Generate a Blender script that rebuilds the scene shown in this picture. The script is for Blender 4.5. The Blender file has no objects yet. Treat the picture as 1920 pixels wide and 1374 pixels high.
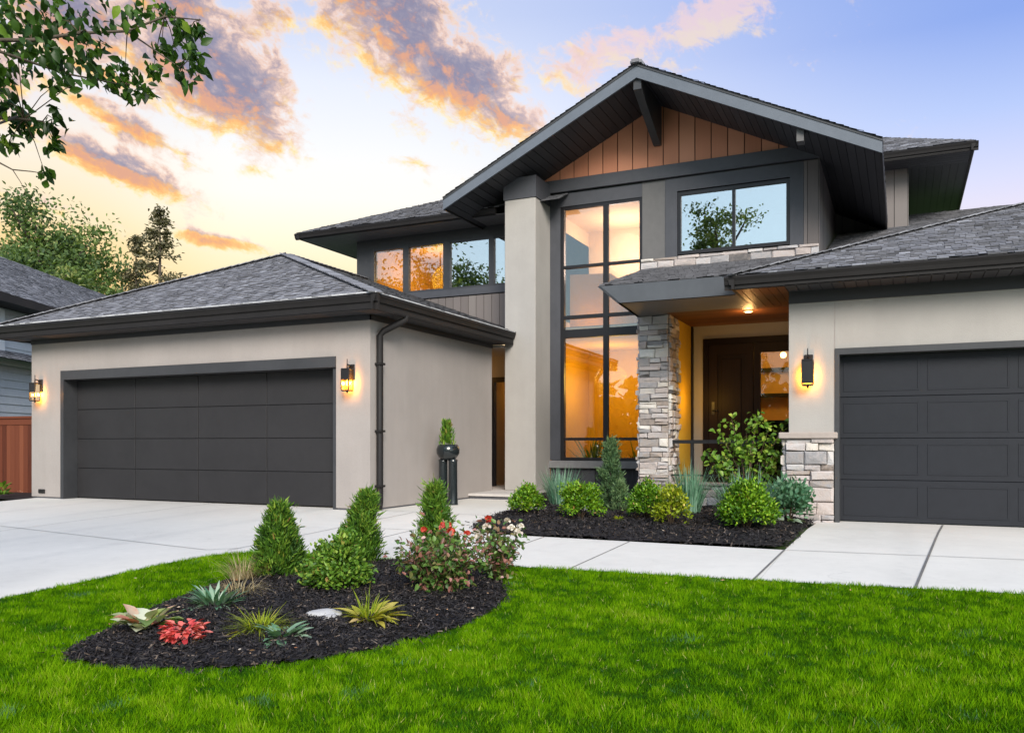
import bpy, math, random
import numpy as np
from mathutils import Vector

SC = bpy.context.scene
COL = SC.collection
R = math.radians
rng = np.random.default_rng(7)
random.seed(7)

# ---------------------------------------------------------------- camera
cam_d = bpy.data.cameras.new('camera')
cam = bpy.data.objects.new('camera', cam_d)
COL.objects.link(cam)
cam.location = (0, 0, 1.0)
cam.rotation_euler = (R(90), 0, R(24.83))
cam_d.sensor_width = 36.0
cam_d.lens = 36.0 * 1578 / 1920
cam_d.shift_y = (833 - 687) / 1920
cam_d.clip_start = 0.05
cam_d.clip_end = 2000
SC.camera = cam

# ---------------------------------------------------------------- exposure
SC.view_settings.view_transform = 'Standard'
SC.view_settings.look = 'None'
SC.view_settings.exposure = 0.85
SC.view_settings.gamma = 1.0
SC.cycles.use_denoising = True
SC.cycles.max_bounces = 8
SC.cycles.transparent_max_bounces = 16
SC.cycles.sample_clamp_indirect = 6.0
SC.cycles.caustics_reflective = False
SC.cycles.caustics_refractive = False

# ---------------------------------------------------------------- sun (soft evening light from the street side)
SUN_EL, SUN_AZ = 30.0, 146.0          # azimuth measured from +Y towards +X
sun_d = bpy.data.lights.new('sun', 'SUN')
sun_d.energy = 2.7
sun_d.angle = R(26)
sun_d.color = (1.0, 0.93, 0.83)
sun = bpy.data.objects.new('sun', sun_d)
COL.objects.link(sun)
_sd = Vector((math.sin(R(SUN_AZ)) * math.cos(R(SUN_EL)), math.cos(R(SUN_AZ)) * math.cos(R(SUN_EL)), math.sin(R(SUN_EL))))
sun.rotation_euler = _sd.to_track_quat('Z', 'Y').to_euler()

# ---------------------------------------------------------------- world: physical sky + sunset cloud layer
W = bpy.data.worlds.new('World')
SC.world = W
W.use_nodes = True
nt = W.node_tree
nt.nodes.clear()


class NB:
    """tiny node-graph builder"""
    def __init__(s, tree):
        s.t = tree

    def n(s, typ, **kw):
        nd = s.t.nodes.new(typ)
        for k, v in kw.items():
            setattr(nd, k, v)
        return nd

    def put(s, sock, v):
        if hasattr(v, 'is_output'):
            s.t.links.new(v, sock)
        elif v is not None:
            sock.default_value = v

    def m(s, op, a, b=None, c=None, clamp=False):
        nd = s.n('ShaderNodeMath', operation=op, use_clamp=clamp)
        for i, v in enumerate((a, b, c)):
            if v is not None:
                s.put(nd.inputs[i], v)
        return nd.outputs[0]

    def mr(s, v, a, b, c=0.0, d=1.0, smooth=True):
        nd = s.n('ShaderNodeMapRange')
        nd.interpolation_type = 'SMOOTHSTEP' if smooth else 'LINEAR'
        s.put(nd.inputs[0], v)
        for i, q in enumerate((a, b, c, d)):
            s.put(nd.inputs[i + 1], q)
        return nd.outputs[0]

    def mix(s, f, a, b, blend='MIX'):
        nd = s.n('ShaderNodeMix', data_type='RGBA', blend_type=blend)
        s.put(nd.inputs[0], f)
        for i, v in ((6, a), (7, b)):
            s.put(nd.inputs[i], (*v, 1) if isinstance(v, tuple) and len(v) == 3 else v)
        return nd.outputs[2]

    def ramp(s, f, stops, interp='LINEAR'):
        nd = s.n('ShaderNodeValToRGB')
        e = nd.color_ramp.elements
        nd.color_ramp.interpolation = interp
        while len(e) < len(stops):
            e.new(0.5)
        for i, (p, c) in enumerate(stops):
            e[i].position = p
            e[i].color = (*c, 1)
        s.put(nd.inputs[0], f)
        return nd.outputs[0]

    def noise(s, vec, scale, detail=4, rough=.5, dist=0.0):
        nd = s.n('ShaderNodeTexNoise')
        if vec is not None:
            s.put(nd.inputs['Vector'], vec)
        nd.inputs['Scale'].default_value = scale
        nd.inputs['Detail'].default_value = detail
        nd.inputs['Roughness'].default_value = rough
        nd.inputs['Distortion'].default_value = dist
        return nd.outputs[0]


b = NB(nt)
tc = b.n('ShaderNodeTexCoord')
sep = b.n('ShaderNodeSeparateXYZ')
nt.links.new(tc.outputs['Generated'], sep.inputs[0])
dx, dy, dz = sep.outputs
deg = 180 / math.pi
AZ = b.m('MULTIPLY', b.m('ARCTAN2', dx, dy), deg)      # degrees, 0 = +Y, + towards +X
EL = b.m('MULTIPLY', b.m('ARCSINE', dz), deg)
# clear sky: warm side near the setting sun (az -42), blue side elsewhere
elf = b.m('DIVIDE', b.m('MAXIMUM', EL, 0.0), 60.0)
warm = b.ramp(elf, [(0.0, (1.0, .55, .16)), (.13, (1.05, .72, .30)), (.18, (1.1, .90, .52)), (.22, (1.12, 1.0, .72)), (.265, (1.1, 1.04, .94)), (.315, (1.0, 1.0, 1.0)),
                    (.38, (.86, .90, 1.02)), (.45, (.62, .70, .94)), (.65, (.42, .52, .88)), (1.0, (.32, .44, .80))])
cool = b.ramp(elf, [(0.0, (.80, .70, .66)), (.14, (.98, .74, .68)), (.20, (.90, .75, .80)), (.26, (.68, .68, .90)), (.32, (.46, .56, .90)),
                    (.40, (.24, .36, .80)), (.65, (.28, .42, .84)), (1.0, (.40, .54, .84))])
gold = b.ramp(elf, [(0.0, (1.0, .42, .08)), (.15, (1.03, .60, .16)), (.20, (1.06, .74, .30)), (.235, (1.06, .85, .52)), (.29, (1.03, .93, .78)), (.35, (.90, .87, .92)),
                    (.42, (.66, .70, .92)), (.65, (.42, .52, .88)), (1.0, (.32, .44, .80))])
back = b.ramp(elf, [(0.0, (1.0, 1.08, 1.08)), (.15, (.72, .96, 1.04)), (.28, (.66, .90, 1.02)), (.6, (.74, .92, 1.06)), (1.0, (.66, .80, 1.02))])
daz = b.m('ABSOLUTE', b.m('ADD', AZ, 43.0))
wf = b.mr(daz, 52.0, 8.0)
bf = b.mr(daz, 75.0, 120.0)
warm = b.mix(b.mr(AZ, -42.0, -54.0), warm, gold)
clear = b.mix(wf, cool, warm)
clear = b.mix(bf, clear, back)


def sky_density(az, el):
    """cloud cover: hand-placed cloud banks (azimuth, elevation) broken up by fractal noise"""
    banks = [(-33.5, 26.8, 5.4, 3.0, -12, 1.2), (-29.6, 23.6, 5.4, 2.7, -20, 1.25), (-25.4, 21.0, 3.0, 1.7, -14, 1.1),
             (-44.8, 22.4, 4.6, 2.9, -26, 1.6), (-47.5, 26.2, 3.8, 2.4, -10, 1.35), (-52.5, 24.0, 5.4, 2.4, -8, 1.15), (-40.6, 26.2, 1.7, 1.0, 0, .72),
             (-50.0, 19.2, 5.0, .8, -20, 1.05), (-51.2, 16.9, 5.8, 1.0, -18, 1.1), (-50.5, 21.3, 4.0, .8, -16, .9), (-44.6, 12.9, 3.2, .55, -8, 1.2), (-57, 20.5, 3.4, 1.2, -10, .9),
             (-42.3, 17.2, 1.2, .5, 0, .62), (-18.5, 24.6, 4.6, 1.5, 4, .80), (-11.5, 26.0, 4.4, 1.5, 16, .84), (-8.3, 25.6, 1.6, .9, 20, .7), (-31.6, 18.4, 2.2, .4, 0, .5), (-53.0, 13.6, 4.5, .7, -8, .66), (-21, 23.5, 4, 1.6, 0, .5),
             (-20, 33, 12, 3, 5, .8), (-55, 33, 14, 4, 5, .9)]
    tot = None
    for a0, e0, ra, re_, rot, w in banks:
        u = b.m('SUBTRACT', az, a0)
        v = b.m('SUBTRACT', el, e0)
        cr, sr = math.cos(R(rot)), math.sin(R(rot))
        uu = b.m('ADD', b.m('MULTIPLY', u, cr / ra), b.m('MULTIPLY', v, sr / ra))
        vv = b.m('ADD', b.m('MULTIPLY', u, -sr / re_), b.m('MULTIPLY', v, cr / re_))
        q = b.m('ADD', b.m('MULTIPLY', uu, uu), b.m('MULTIPLY', vv, vv))
        g = b.m('MULTIPLY', b.m('EXPONENT', b.m('MULTIPLY', q, -0.8)), w)
        tot = g if tot is None else b.m('MAXIMUM', tot, g)
    comb = b.n('ShaderNodeCombineXYZ')
    b.put(comb.inputs[0], b.m('ADD', b.m('MULTIPLY', az, .20), b.m('MULTIPLY', el, .03)))
    b.put(comb.inputs[1], b.m('ADD', b.m('MULTIPLY', el, .27), b.m('MULTIPLY', az, .03)))
    n1 = b.noise(comb.outputs[0], 1.15, 8, .6, .35)
    n2 = b.noise(comb.outputs[0], 4.0, 7, .66, .4)
    puff = b.m('ABSOLUTE', b.m('SUBTRACT', b.noise(comb.outputs[0], 2.3, 7, .60, .5), .5))      # billowed edges
    nn = b.m('ADD', b.m('ADD', b.m('MULTIPLY', b.m('SUBTRACT', n1, .5), 1.7), b.m('MULTIPLY', b.m('SUBTRACT', n2, .5), 1.0)), b.m('MULTIPLY', b.m('SUBTRACT', .09, puff), 2.2))
    return b.m('ADD', tot, nn)


d0 = sky_density(AZ, EL)
d1 = sky_density(b.m('ADD', AZ, -.2), b.m('ADD', EL, -.8))
cov = b.mr(d0, .34, .84)
thick = b.mr(d0, .46, 1.45)
under = b.mr(b.m('SUBTRACT', d0, d1), -.03, .56)          # bright towards the lower (sunlit) rims
ccol = b.ramp(thick, [(0.0, (1.0, .80, .68)), (.22, (.95, .66, .52)), (.5, (.58, .43, .43)), (.8, (.37, .32, .40)), (1.0, (.27, .25, .36))])
ccol = b.mix(b.m('MULTIPLY', under, 1.0), ccol, b.ramp(thick, [(0, (1.05, .94, .66)), (.25, (1.08, .84, .40)), (.5, (1.08, .62, .18)), (.8, (1.0, .46, .14)), (1.0, (.80, .38, .22))]))
# away from the sunset the clouds are thin and pink
ccol = b.mix(b.mr(AZ, -26.0, -17.0), ccol, b.mix(under, (.98, .68, .62), (1.0, .76, .52)))
cov = b.m('MULTIPLY', cov, b.mr(EL, 2.0, 9.0))
cov = b.m('MULTIPLY', cov, b.mr(AZ, -24.0, -15.0, .96, .70))
final = b.mix(cov, clear, ccol)
sky = b.n('ShaderNodeTexSky', sky_type='NISHITA')
sky.sun_disc = False
sky.sun_elevation = R(SUN_EL)
sky.sun_rotation = R(SUN_AZ)
bg1 = b.n('ShaderNodeBackground')
nt.links.new(b.mix(b.m('MAXIMUM', b.m('MULTIPLY', cov, .85), b.mr(bf, 0.0, .6, b.m('ADD', b.m('MULTIPLY', wf, .22), .66), 0.0)), sky.outputs[0], (0.0, 0.0, 0.0)), bg1.inputs[0])
bg1.inputs[1].default_value = 0.05
bg2 = b.n('ShaderNodeBackground')
nt.links.new(final, bg2.inputs[0])
bg2.inputs[1].default_value = 0.53
add = b.n('ShaderNodeAddShader')
nt.links.new(bg1.outputs[0], add.inputs[0])
nt.links.new(bg2.outputs[0], add.inputs[1])
wo = b.n('ShaderNodeOutputWorld')
nt.links.new(add.outputs[0], wo.inputs[0])


# ================================================================= helpers: objects
ORG = {}


def tag(o, label=None, cat=None, group=None, kind=None):
    for k, v in (('label', label), ('category', cat), ('group', group), ('kind', kind)):
        if v:
            o[k] = v
    return o


def empty(name, loc, label, cat, group=None):
    o = bpy.data.objects.new(name, None)
    o.empty_display_size = .2
    COL.objects.link(o)
    o.location = loc
    ORG[o.name] = Vector(loc)
    return tag(o, label, cat, group)


def link(name, me, parent=None, origin=None):
    o = bpy.data.objects.new(name, me)
    COL.objects.link(o)
    if parent is not None:
        o.parent = parent
        ORG[o.name] = ORG[parent.name].copy()
    else:
        ORG[o.name] = Vector(origin or (0, 0, 0))
        o.location = ORG[o.name]
    return o


def npmesh(name, V, F, tone, mat, parent=None, origin=None, smooth=False):
    """V (n,3) world coordinates, F (m,k) constant face size"""
    V = np.asarray(V, dtype=np.float64)
    org = ORG[parent.name] if parent is not None else Vector(origin or (0, 0, 0))
    V = V - np.array(org)
    F = np.asarray(F, dtype=np.int32)
    me = bpy.data.meshes.new(name)
    m, k = F.shape
    me.vertices.add(len(V))
    me.vertices.foreach_set('co', V.astype(np.float32).ravel())
    me.loops.add(m * k)
    me.loops.foreach_set('vertex_index', F.ravel())
    me.polygons.add(m)
    me.polygons.foreach_set('loop_start', np.arange(0, m * k, k, dtype=np.int32))
    me.polygons.foreach_set('loop_total', np.full(m, k, dtype=np.int32))
    if smooth:
        me.polygons.foreach_set('use_smooth', np.ones(m, dtype=bool))
    me.update(calc_edges=True)
    if tone is not None:
        at = me.attributes.new('tone', 'FLOAT', 'FACE')
        at.data.foreach_set('value', np.asarray(tone, dtype=np.float32))
    me.materials.append(mat)
    return link(name, me, parent, origin)


class MB:
    """collects solid shapes (world coordinates) and links them as ONE mesh object"""
    def __init__(s):
        s.v, s.f, s.t, s.sm = [], [], [], []

    def add(s, pts, faces, tone=.5, smooth=False):
        o = len(s.v)
        s.v += [tuple(p) for p in pts]
        for f in faces:
            s.f.append([i + o for i in f])
            s.t.append(tone)
            s.sm.append(smooth)

    def box(s, x0, x1, y0, y1, z0, z1, tone=.5, bev=0.0):
        x0, x1 = min(x0, x1), max(x0, x1)
        y0, y1 = min(y0, y1), max(y0, y1)
        z0, z1 = min(z0, z1), max(z0, z1)
        if bev <= 0:
            p = [(x, y, z) for z in (z0, z1) for y in (y0, y1) for x in (x0, x1)]
            s.add(p, [(0, 2, 3, 1), (4, 5, 7, 6), (0, 1, 5, 4), (1, 3, 7, 5), (3, 2, 6, 7), (2, 0, 4, 6)], tone)
        else:
            bx = min(bev, (x1 - x0) * .3, (y1 - y0) * .3, (z1 - z0) * .3)
            P = []
            for (ix, X) in ((1, x0), (-1, x1)):
                for (iy, Y) in ((1, y0), (-1, y1)):
                    for (iz, Z) in ((1, z0), (-1, z1)):
                        P += [(X, Y + iy * bx, Z + iz * bx), (X + ix * bx, Y, Z + iz * bx), (X + ix * bx, Y + iy * bx, Z)]
            bm_hull(s, P, tone)
        return s

    def obox(s, p0, p1, w, h, up=(0, 0, 1), tone=.5):
        """bar from p0 to p1, width w across, height h along up"""
        a, c = Vector(p0), Vector(p1)
        d = (c - a).normalized()
        sx = d.cross(Vector(up))
        if sx.length < 1e-5:
            sx = d.cross(Vector((0, 1, 0)))
        sx.normalize()
        uz = sx.cross(d).normalized()
        pts = []
        for q in (a, c):
            for i, j in ((-1, -1), (1, -1), (1, 1), (-1, 1)):
                pts.append(q + sx * (i * w / 2) + uz * (j * h / 2))
        s.add(pts, [(3, 2, 1, 0), (4, 5, 6, 7), (0, 1, 5, 4), (1, 2, 6, 5), (2, 3, 7, 6), (3, 0, 4, 7)], tone)
        return s

    def prism(s, pts, vec, tone=.5):
        n = len(pts)
        v = Vector(vec)
        a = [Vector(p) for p in pts]
        c = [p + v for p in a]
        nrm = Vector((0, 0, 0))
        for i in range(n):
            nrm += a[i].cross(a[(i + 1) % n])
        f1, f2 = list(range(n)), list(range(n, 2 * n))
        sides = [(i, (i + 1) % n, (i + 1) % n + n, i + n) for i in range(n)]
        if nrm.dot(v) > 0:
            f1 = f1[::-1]
        else:
            f2 = f2[::-1]
            sides = [q[::-1] for q in sides]
        s.add(a + c, [f1, f2] + sides, tone)
        return s

    def tube(s, pts, rad, n=8, tone=.5, cap=True):
        pts = [Vector(p) for p in pts]
        if not hasattr(rad, '__len__'):
            rad = [rad] * len(pts)
        rings = []
        prev = None
        for i, p in enumerate(pts):
            d = (pts[min(i + 1, len(pts) - 1)] - pts[max(i - 1, 0)]).normalized()
            ref = prev if prev is not None else (Vector((1, 0, 0)) if abs(d.x) < .8 else Vector((0, 1, 0)))
            u = (ref - d * ref.dot(d)).normalized()
            prev = u
            w = d.cross(u)
            rings.append([p + (u * math.cos(2 * math.pi * k / n) + w * math.sin(2 * math.pi * k / n)) * rad[i] for k in range(n)])
        P = [q for r_ in rings for q in r_]
        F = []
        for i in range(len(pts) - 1):
            for k in range(n):
                a, c = i * n + k, i * n + (k + 1) % n
                F.append((a, c, c + n, a + n))
        s.add(P, F, tone, True)
        if cap:
            o = len(s.v) - len(P)
            s.f.append([o + k for k in range(n)][::-1])
            s.f.append([o + (len(pts) - 1) * n + k for k in range(n)])
            s.t += [tone, tone]
            s.sm += [False, False]
        return s

    def lathe(s, c, prof, n=20, tone=.5):
        """prof: list of (radius, z) above point c"""
        P = []
        for r_, z in prof:
            P += [(c[0] + r_ * math.cos(2 * math.pi * k / n), c[1] + r_ * math.sin(2 * math.pi * k / n), c[2] + z) for k in range(n)]
        F = []
        for i in range(len(prof) - 1):
            for k in range(n):
                a, d = i * n + k, i * n + (k + 1) % n
                F.append((a, d, d + n, a + n))
        F.append(list(range(n))[::-1])
        F.append([(len(prof) - 1) * n + k for k in range(n)])
        s.add(P, F, tone, True)
        return s

    def blob(s, c, r, seed=0, rough=.2, sub=2, tone=.5):
        """irregular rounded stone"""
        import bmesh
        bm = bmesh.new()
        bmesh.ops.create_icosphere(bm, subdivisions=sub, radius=1)
        rr = random.Random(seed)
        ph = [rr.uniform(0, 6) for _ in range(6)]
        P = []
        for v in bm.verts:
            q = v.co
            k = 1 + rough * (math.sin(3 * q.x + ph[0]) * math.sin(2.6 * q.y + ph[1]) + .5 * math.sin(5 * q.z + ph[2]) * math.sin(5 * q.x + ph[3]))
            P.append((c[0] + q.x * r[0] * k, c[1] + q.y * r[1] * k, c[2] + q.z * r[2] * k))
        F = [[v.index for v in f.verts] for f in bm.faces]
        bm.free()
        s.add(P, F, tone, True)
        return s

    def build(s, name, mat, parent=None, origin=None):
        org = ORG[parent.name] if parent is not None else Vector(origin or (0, 0, 0))
        me = bpy.data.meshes.new(name)
        me.from_pydata([tuple(Vector(p) - org) for p in s.v], [], s.f)
        at = me.attributes.new('tone', 'FLOAT', 'FACE')
        at.data.foreach_set('value', np.array(s.t, dtype=np.float32))
        me.polygons.foreach_set('use_smooth', np.array(s.sm, dtype=bool))
        me.update()
        me.materials.append(mat)
        return link(name, me, parent, origin)


def bm_hull(mb, P, tone):
    import bmesh
    bm = bmesh.new()
    vs = [bm.verts.new(p) for p in P]
    bmesh.ops.convex_hull(bm, input=vs)
    bm.verts.index_update()
    mb.add([v.co.copy() for v in bm.verts], [[v.index for v in f.verts] for f in bm.faces], tone)
    bm.free()


def clip_poly(poly, clip):
    """Sutherland-Hodgman: 2-D poly clipped by convex counter-clockwise clip polygon"""
    out = poly
    for i in range(len(clip)):
        a, c = clip[i], clip[(i + 1) % len(clip)]
        ex, ey = c[0] - a[0], c[1] - a[1]
        src, out = out, []
        if not src:
            return []
        for j in range(len(src)):
            p, q = src[j], src[(j + 1) % len(src)]
            sp = ex * (p[1] - a[1]) - ey * (p[0] - a[0])
            sq = ex * (q[1] - a[1]) - ey * (q[0] - a[0])
            if sp >= 0:
                out.append(p)
            if sp * sq < 0:
                t = sp / (sp - sq)
                out.append((p[0] + t * (q[0] - p[0]), p[1] + t * (q[1] - p[1])))
    return out


def frame_of(poly, udir, want_up=True):
    P = [Vector(p) for p in poly]
    nrm = Vector((0, 0, 0))
    for i in range(len(P)):
        nrm += (P[i] - P[0]).cross(P[(i + 1) % len(P)] - P[0])
    nrm.normalize()
    u = Vector(udir).normalized()
    u = (u - nrm * u.dot(nrm)).normalized()
    v = nrm.cross(u)
    P2 = [((p - P[0]).dot(u), (p - P[0]).dot(v)) for p in P]
    return P[0], u, v, nrm, P2


def shingles(poly, udir, seed=1, course=.118, mb=None):
    """asphalt shingle tabs laid in courses over a convex roof polygon (corners counter-clockwise seen from outside)"""
    rr = random.Random(seed)
    O, u, v, n, P2 = frame_of(poly, udir)
    mb = mb or MB()
    flat = [O + u * p[0] + v * p[1] - n * .004 for p in P2]
    mb.add(flat, [list(range(len(flat)))], .05)
    v0, v1 = min(p[1] for p in P2), max(p[1] for p in P2)
    u0, u1 = min(p[0] for p in P2), max(p[0] for p in P2)
    y = v0
    while y < v1:
        x = u0 - rr.random() * .3
        while x < u1:
            w = rr.choice([.07, .09, .12, .14, .17, .21])
            lo = y - rr.choice([0, 0, .012, .03])
            q = clip_poly([(x, lo), (x + w, lo), (x + w, y + course), (x, y + course)], P2)
            if len(q) >= 3:
                th = rr.choice([.010, .014, .02])
                pts = [O + u * a + v * c + n * (th * (1 - (c - lo) / (course + .03)) + .002) for a, c in q]
                t = min(1, max(0, rr.gauss(.46, .145)))
                mb.add(pts, [list(range(len(pts)))], t)
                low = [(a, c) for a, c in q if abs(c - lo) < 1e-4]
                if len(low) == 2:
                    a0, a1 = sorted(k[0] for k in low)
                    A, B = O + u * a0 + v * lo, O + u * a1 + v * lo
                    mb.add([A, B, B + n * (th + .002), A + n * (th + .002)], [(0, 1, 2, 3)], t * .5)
            x += w + .006
        y += course
    return mb


def planks(poly, along, width, gap=.012, thick=.02, seed=1, mb=None, back=True):
    """boards running along a direction, clipped to a convex polygon (ccw seen from outside), raised by thick"""
    rr = random.Random(seed)
    O, u, v, n, P2 = frame_of(poly, along)
    mb = mb or MB()
    if back:
        mb.add([O + u * p[0] + v * p[1] for p in P2], [list(range(len(P2)))], 0.0)
    v0, v1 = min(p[1] for p in P2), max(p[1] for p in P2)
    u0, u1 = min(p[0] for p in P2) - 1, max(p[0] for p in P2) + 1
    y = v0
    while y < v1 - 1e-4:
        q = clip_poly([(u0, y + gap / 2), (u1, y + gap / 2), (u1, y + width - gap / 2), (u0, y + width - gap / 2)], P2)
        if len(q) >= 3:
            mb.prism([O + u * a + v * c + n * .001 for a, c in q], n * thick, min(1, max(.05, rr.gauss(.5, .2))))
        y += width
    return mb


def stones(mb, O, u, v, n, w, h, seed=1, hmin=.06, hmax=.16, wmin=.12, wmax=.42):
    """dry-stacked ledgestone facing on a w x h rectangle"""
    rr = random.Random(seed)
    O, u, v, n = Vector(O), Vector(u), Vector(v), Vector(n)
    mb.add([O, O + u * w, O + u * w + v * h, O + v * h], [(0, 1, 2, 3)], 0.0)
    y = 0.0
    while y < h - .01:
        ch = min(rr.uniform(hmin, hmax), h - y)
        if h - y - ch < hmin * .6:
            ch = h - y
        x = 0.0
        while x < w - .01:
            cw = min(rr.uniform(wmin, wmax), w - x)
            if w - x - cw < wmin * .6:
                cw = w - x
            rows = 2 if (ch > hmin * 1.7 and rr.random() < .35) else 1
            cuts = [0, 1] if rows == 1 else [0, rr.uniform(.35, .65), 1]
            for k in range(rows):
                y0, y1 = y + ch * cuts[k], y + ch * cuts[k + 1]
                g = .004
                dp = rr.uniform(.014, .072)
                j = lambda s_: rr.uniform(-s_, s_)
                q = [(x + g, y0 + g), (x + cw - g, y0 + g), (x + cw - g, y1 - g), (x + g, y1 - g)]
                cx, cy = x + cw / 2, (y0 + y1) / 2
                base = [O + u * a + v * c for a, c in q]
                mid = [O + u * (a + j(.010)) + v * (c + j(.009)) + n * (dp * .65 + j(.006)) for a, c in q]
                fr = [O + u * (a + (cx - a) * .11 + j(.012)) + v * (c + (cy - c) * .18 + j(.010)) + n * (dp + j(.014)) for a, c in q]
                ctr = O + u * (cx + j(cw * .2)) + v * (cy + j(.01)) + n * (dp + rr.uniform(0, .012))
                P = base + mid + fr + [ctr]
                F = []
                for i in range(4):
                    i2 = (i + 1) % 4
                    F += [(i, i2, i2 + 4, i + 4), (i + 4, i2 + 4, i2 + 8, i + 8), (i + 8, i2 + 8, 12)]
                mb.add(P, F, min(1, max(.12, rr.gauss(.52, .19))))
            x += cw
        y += ch
    return mb


def leaves(name, P, D, N, L, Wd, tone, mat, parent, fold=.3, droop=.12, seg=0):
    """oval folded leaves: P base points, D directions, N normals"""
    P, D, N = (np.asarray(a, dtype=float) for a in (P, D, N))
    n = len(P)
    L = np.broadcast_to(np.asarray(L, float), (n,))[:, None]
    Wd = np.broadcast_to(np.asarray(Wd, float), (n,))[:, None]
    D = D / (np.linalg.norm(D, axis=1, keepdims=True) + 1e-9)
    S = np.cross(D, N)
    S /= np.linalg.norm(S, axis=1, keepdims=True) + 1e-9
    N = np.cross(S, D)
    if seg:
        # broad leaf with a proper outline: rows of left edge, midrib, right edge
        rows = []
        for k in range(seg + 1):
            t = k / seg
            c = P + D * L * t - N * L * droop * t * t
            wv = Wd * .5 * math.sin(math.pi * min(1, (t * .97 + .03)) ** .8)
            e = N * (wv * fold * (1 + .25 * math.sin(k * 2.2)))
            rows += [c + S * wv + e, c, c - S * wv + e]
        V = np.stack(rows, 1).reshape(-1, 3)
        i = np.arange(n)[:, None] * (3 * (seg + 1))
        q = []
        for k in range(seg):
            q += [i + np.array([3 * k, 3 * k + 1, 3 * k + 4, 3 * k + 3]), i + np.array([3 * k + 1, 3 * k + 2, 3 * k + 5, 3 * k + 4])]
        F = np.stack(q, 1).reshape(-1, 4)
        return npmesh(name, V, F, np.repeat(tone, 2 * seg), mat, parent, smooth=True)
    up = N * (Wd * .5 * fold)
    V = np.stack([P, P + D * L * .3 + S * Wd * .5 + up, P + D * L * .68 + S * Wd * .4 + up - N * L * droop * .5, P + D * L - N * L * droop,
                  P + D * L * .68 - S * Wd * .4 + up - N * L * droop * .5, P + D * L * .3 - S * Wd * .5 + up], 1).reshape(-1, 3)
    i = np.arange(n)[:, None] * 6
    F = np.stack([i + np.array([0, 1, 2, 3]), i + np.array([3, 4, 5, 0])], 1).reshape(-1, 4)
    return npmesh(name, V, F, np.repeat(tone, 2), mat, parent)


def blades(name, P, D, L, Wd, bend, tone, mat, parent, seg=4):
    """curved grass blades: start points P, start directions D, lengths L, widths W, bend = how far they arch outwards and down"""
    P, D = np.asarray(P, float), np.asarray(D, float)
    n = len(P)
    L = np.broadcast_to(np.asarray(L, float), (n,))[:, None]
    Wd = np.broadcast_to(np.asarray(Wd, float), (n,))[:, None]
    bend = np.broadcast_to(np.asarray(bend, float), (n,))[:, None]
    D = D / (np.linalg.norm(D, axis=1, keepdims=True) + 1e-9)
    H = D.copy()
    H[:, 2] = 0
    H /= np.linalg.norm(H, axis=1, keepdims=True) + 1e-9
    S = np.stack([-H[:, 1], H[:, 0], np.zeros(n)], 1)
    rows = []
    for k in range(seg + 1):
        t = k / seg
        c = P + D * L * t + (H * .6 - np.array([0, 0, 1.0])) * (bend * L * t * t)
        wv = Wd * (1 - t ** 1.6 * .93) * .5
        rows += [c - S * wv, c + S * wv]
    V = np.stack(rows, 1).reshape(-1, 3)
    k2 = 2 * (seg + 1)
    i = np.arange(n)[:, None] * k2
    F = np.concatenate([(i + np.array([2 * k, 2 * k + 1, 2 * k + 3, 2 * k + 2]))[:, None, :] for k in range(seg)], 1).reshape(-1, 4)
    return npmesh(name, V, F, np.repeat(tone, seg), mat, parent)


def unit(n, g=rng):
    a = g.normal(size=(n, 3))
    return a / np.linalg.norm(a, axis=1, keepdims=True)


def gz(y):
    """ground height: level by the house, falling gently towards the street"""
    return -.08 - .035 * max(0.0, 11.4 - max(y, -9.0))


# ================================================================= materials
def mat(name):
    m = bpy.data.materials.new(name)
    m.use_nodes = True
    t = m.node_tree
    t.nodes.clear()
    nb = NB(t)
    out = nb.n('ShaderNodeOutputMaterial')
    return m, nb, out


def pbsdf(nb, col, rough=.6, spec=.5, metal=0.0, normal=None):
    p = nb.n('ShaderNodeBsdfPrincipled')
    nb.put(p.inputs['Base Color'], (*col, 1) if isinstance(col, tuple) else col)
    nb.put(p.inputs['Roughness'], rough)
    p.inputs['Specular IOR Level'].default_value = spec
    p.inputs['Metallic'].default_value = metal
    if normal is not None:
        nb.put(p.inputs['Normal'], normal)
    return p.outputs[0]


def bump(nb, h, strength=.3, dist=.01):
    n = nb.n('ShaderNodeBump')
    n.inputs['Strength'].default_value = strength
    n.inputs['Distance'].default_value = dist
    nb.put(n.inputs['Height'], h)
    return n.outputs[0]


def objco(nb, scale=None):
    t = nb.n('ShaderNodeTexCoord').outputs['Object']
    if scale:
        mp = nb.n('ShaderNodeMapping')
        nb.put(mp.inputs[0], t)
        mp.inputs['Scale'].default_value = scale
        t = mp.outputs[0]
    return t


def tone_of(nb):
    a = nb.n('ShaderNodeAttribute')
    a.attribute_name = 'tone'
    return a.outputs['Fac']


def mul(c, k):
    return tuple(min(1.0, x * k) for x in c)


def paint(name, col, rough=.45, var=.12, bscale=60, bs=.08, streak=None, spec=.4):
    m, nb, out = mat(name)
    co = objco(nb)
    n1 = nb.noise(co, 1.3, 5, .6)
    n2 = nb.noise(objco(nb, streak or (1, 1, 1)), 9 if not streak else 6, 4, .6)
    f = nb.m('ADD', nb.m('MULTIPLY', n1, .6), nb.m('MULTIPLY', n2, .4))
    c = nb.mix(nb.mr(f, .3, .7), mul(col, 1 - var), mul(col, 1 + var))
    r_ = nb.mr(n1, .3, .7, rough - .06, rough + .08)
    nb.t.links.new(pbsdf(nb, c, r_, spec, normal=bump(nb, nb.noise(co, bscale, 3), bs, .004)), out.inputs[0])
    return m


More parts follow.
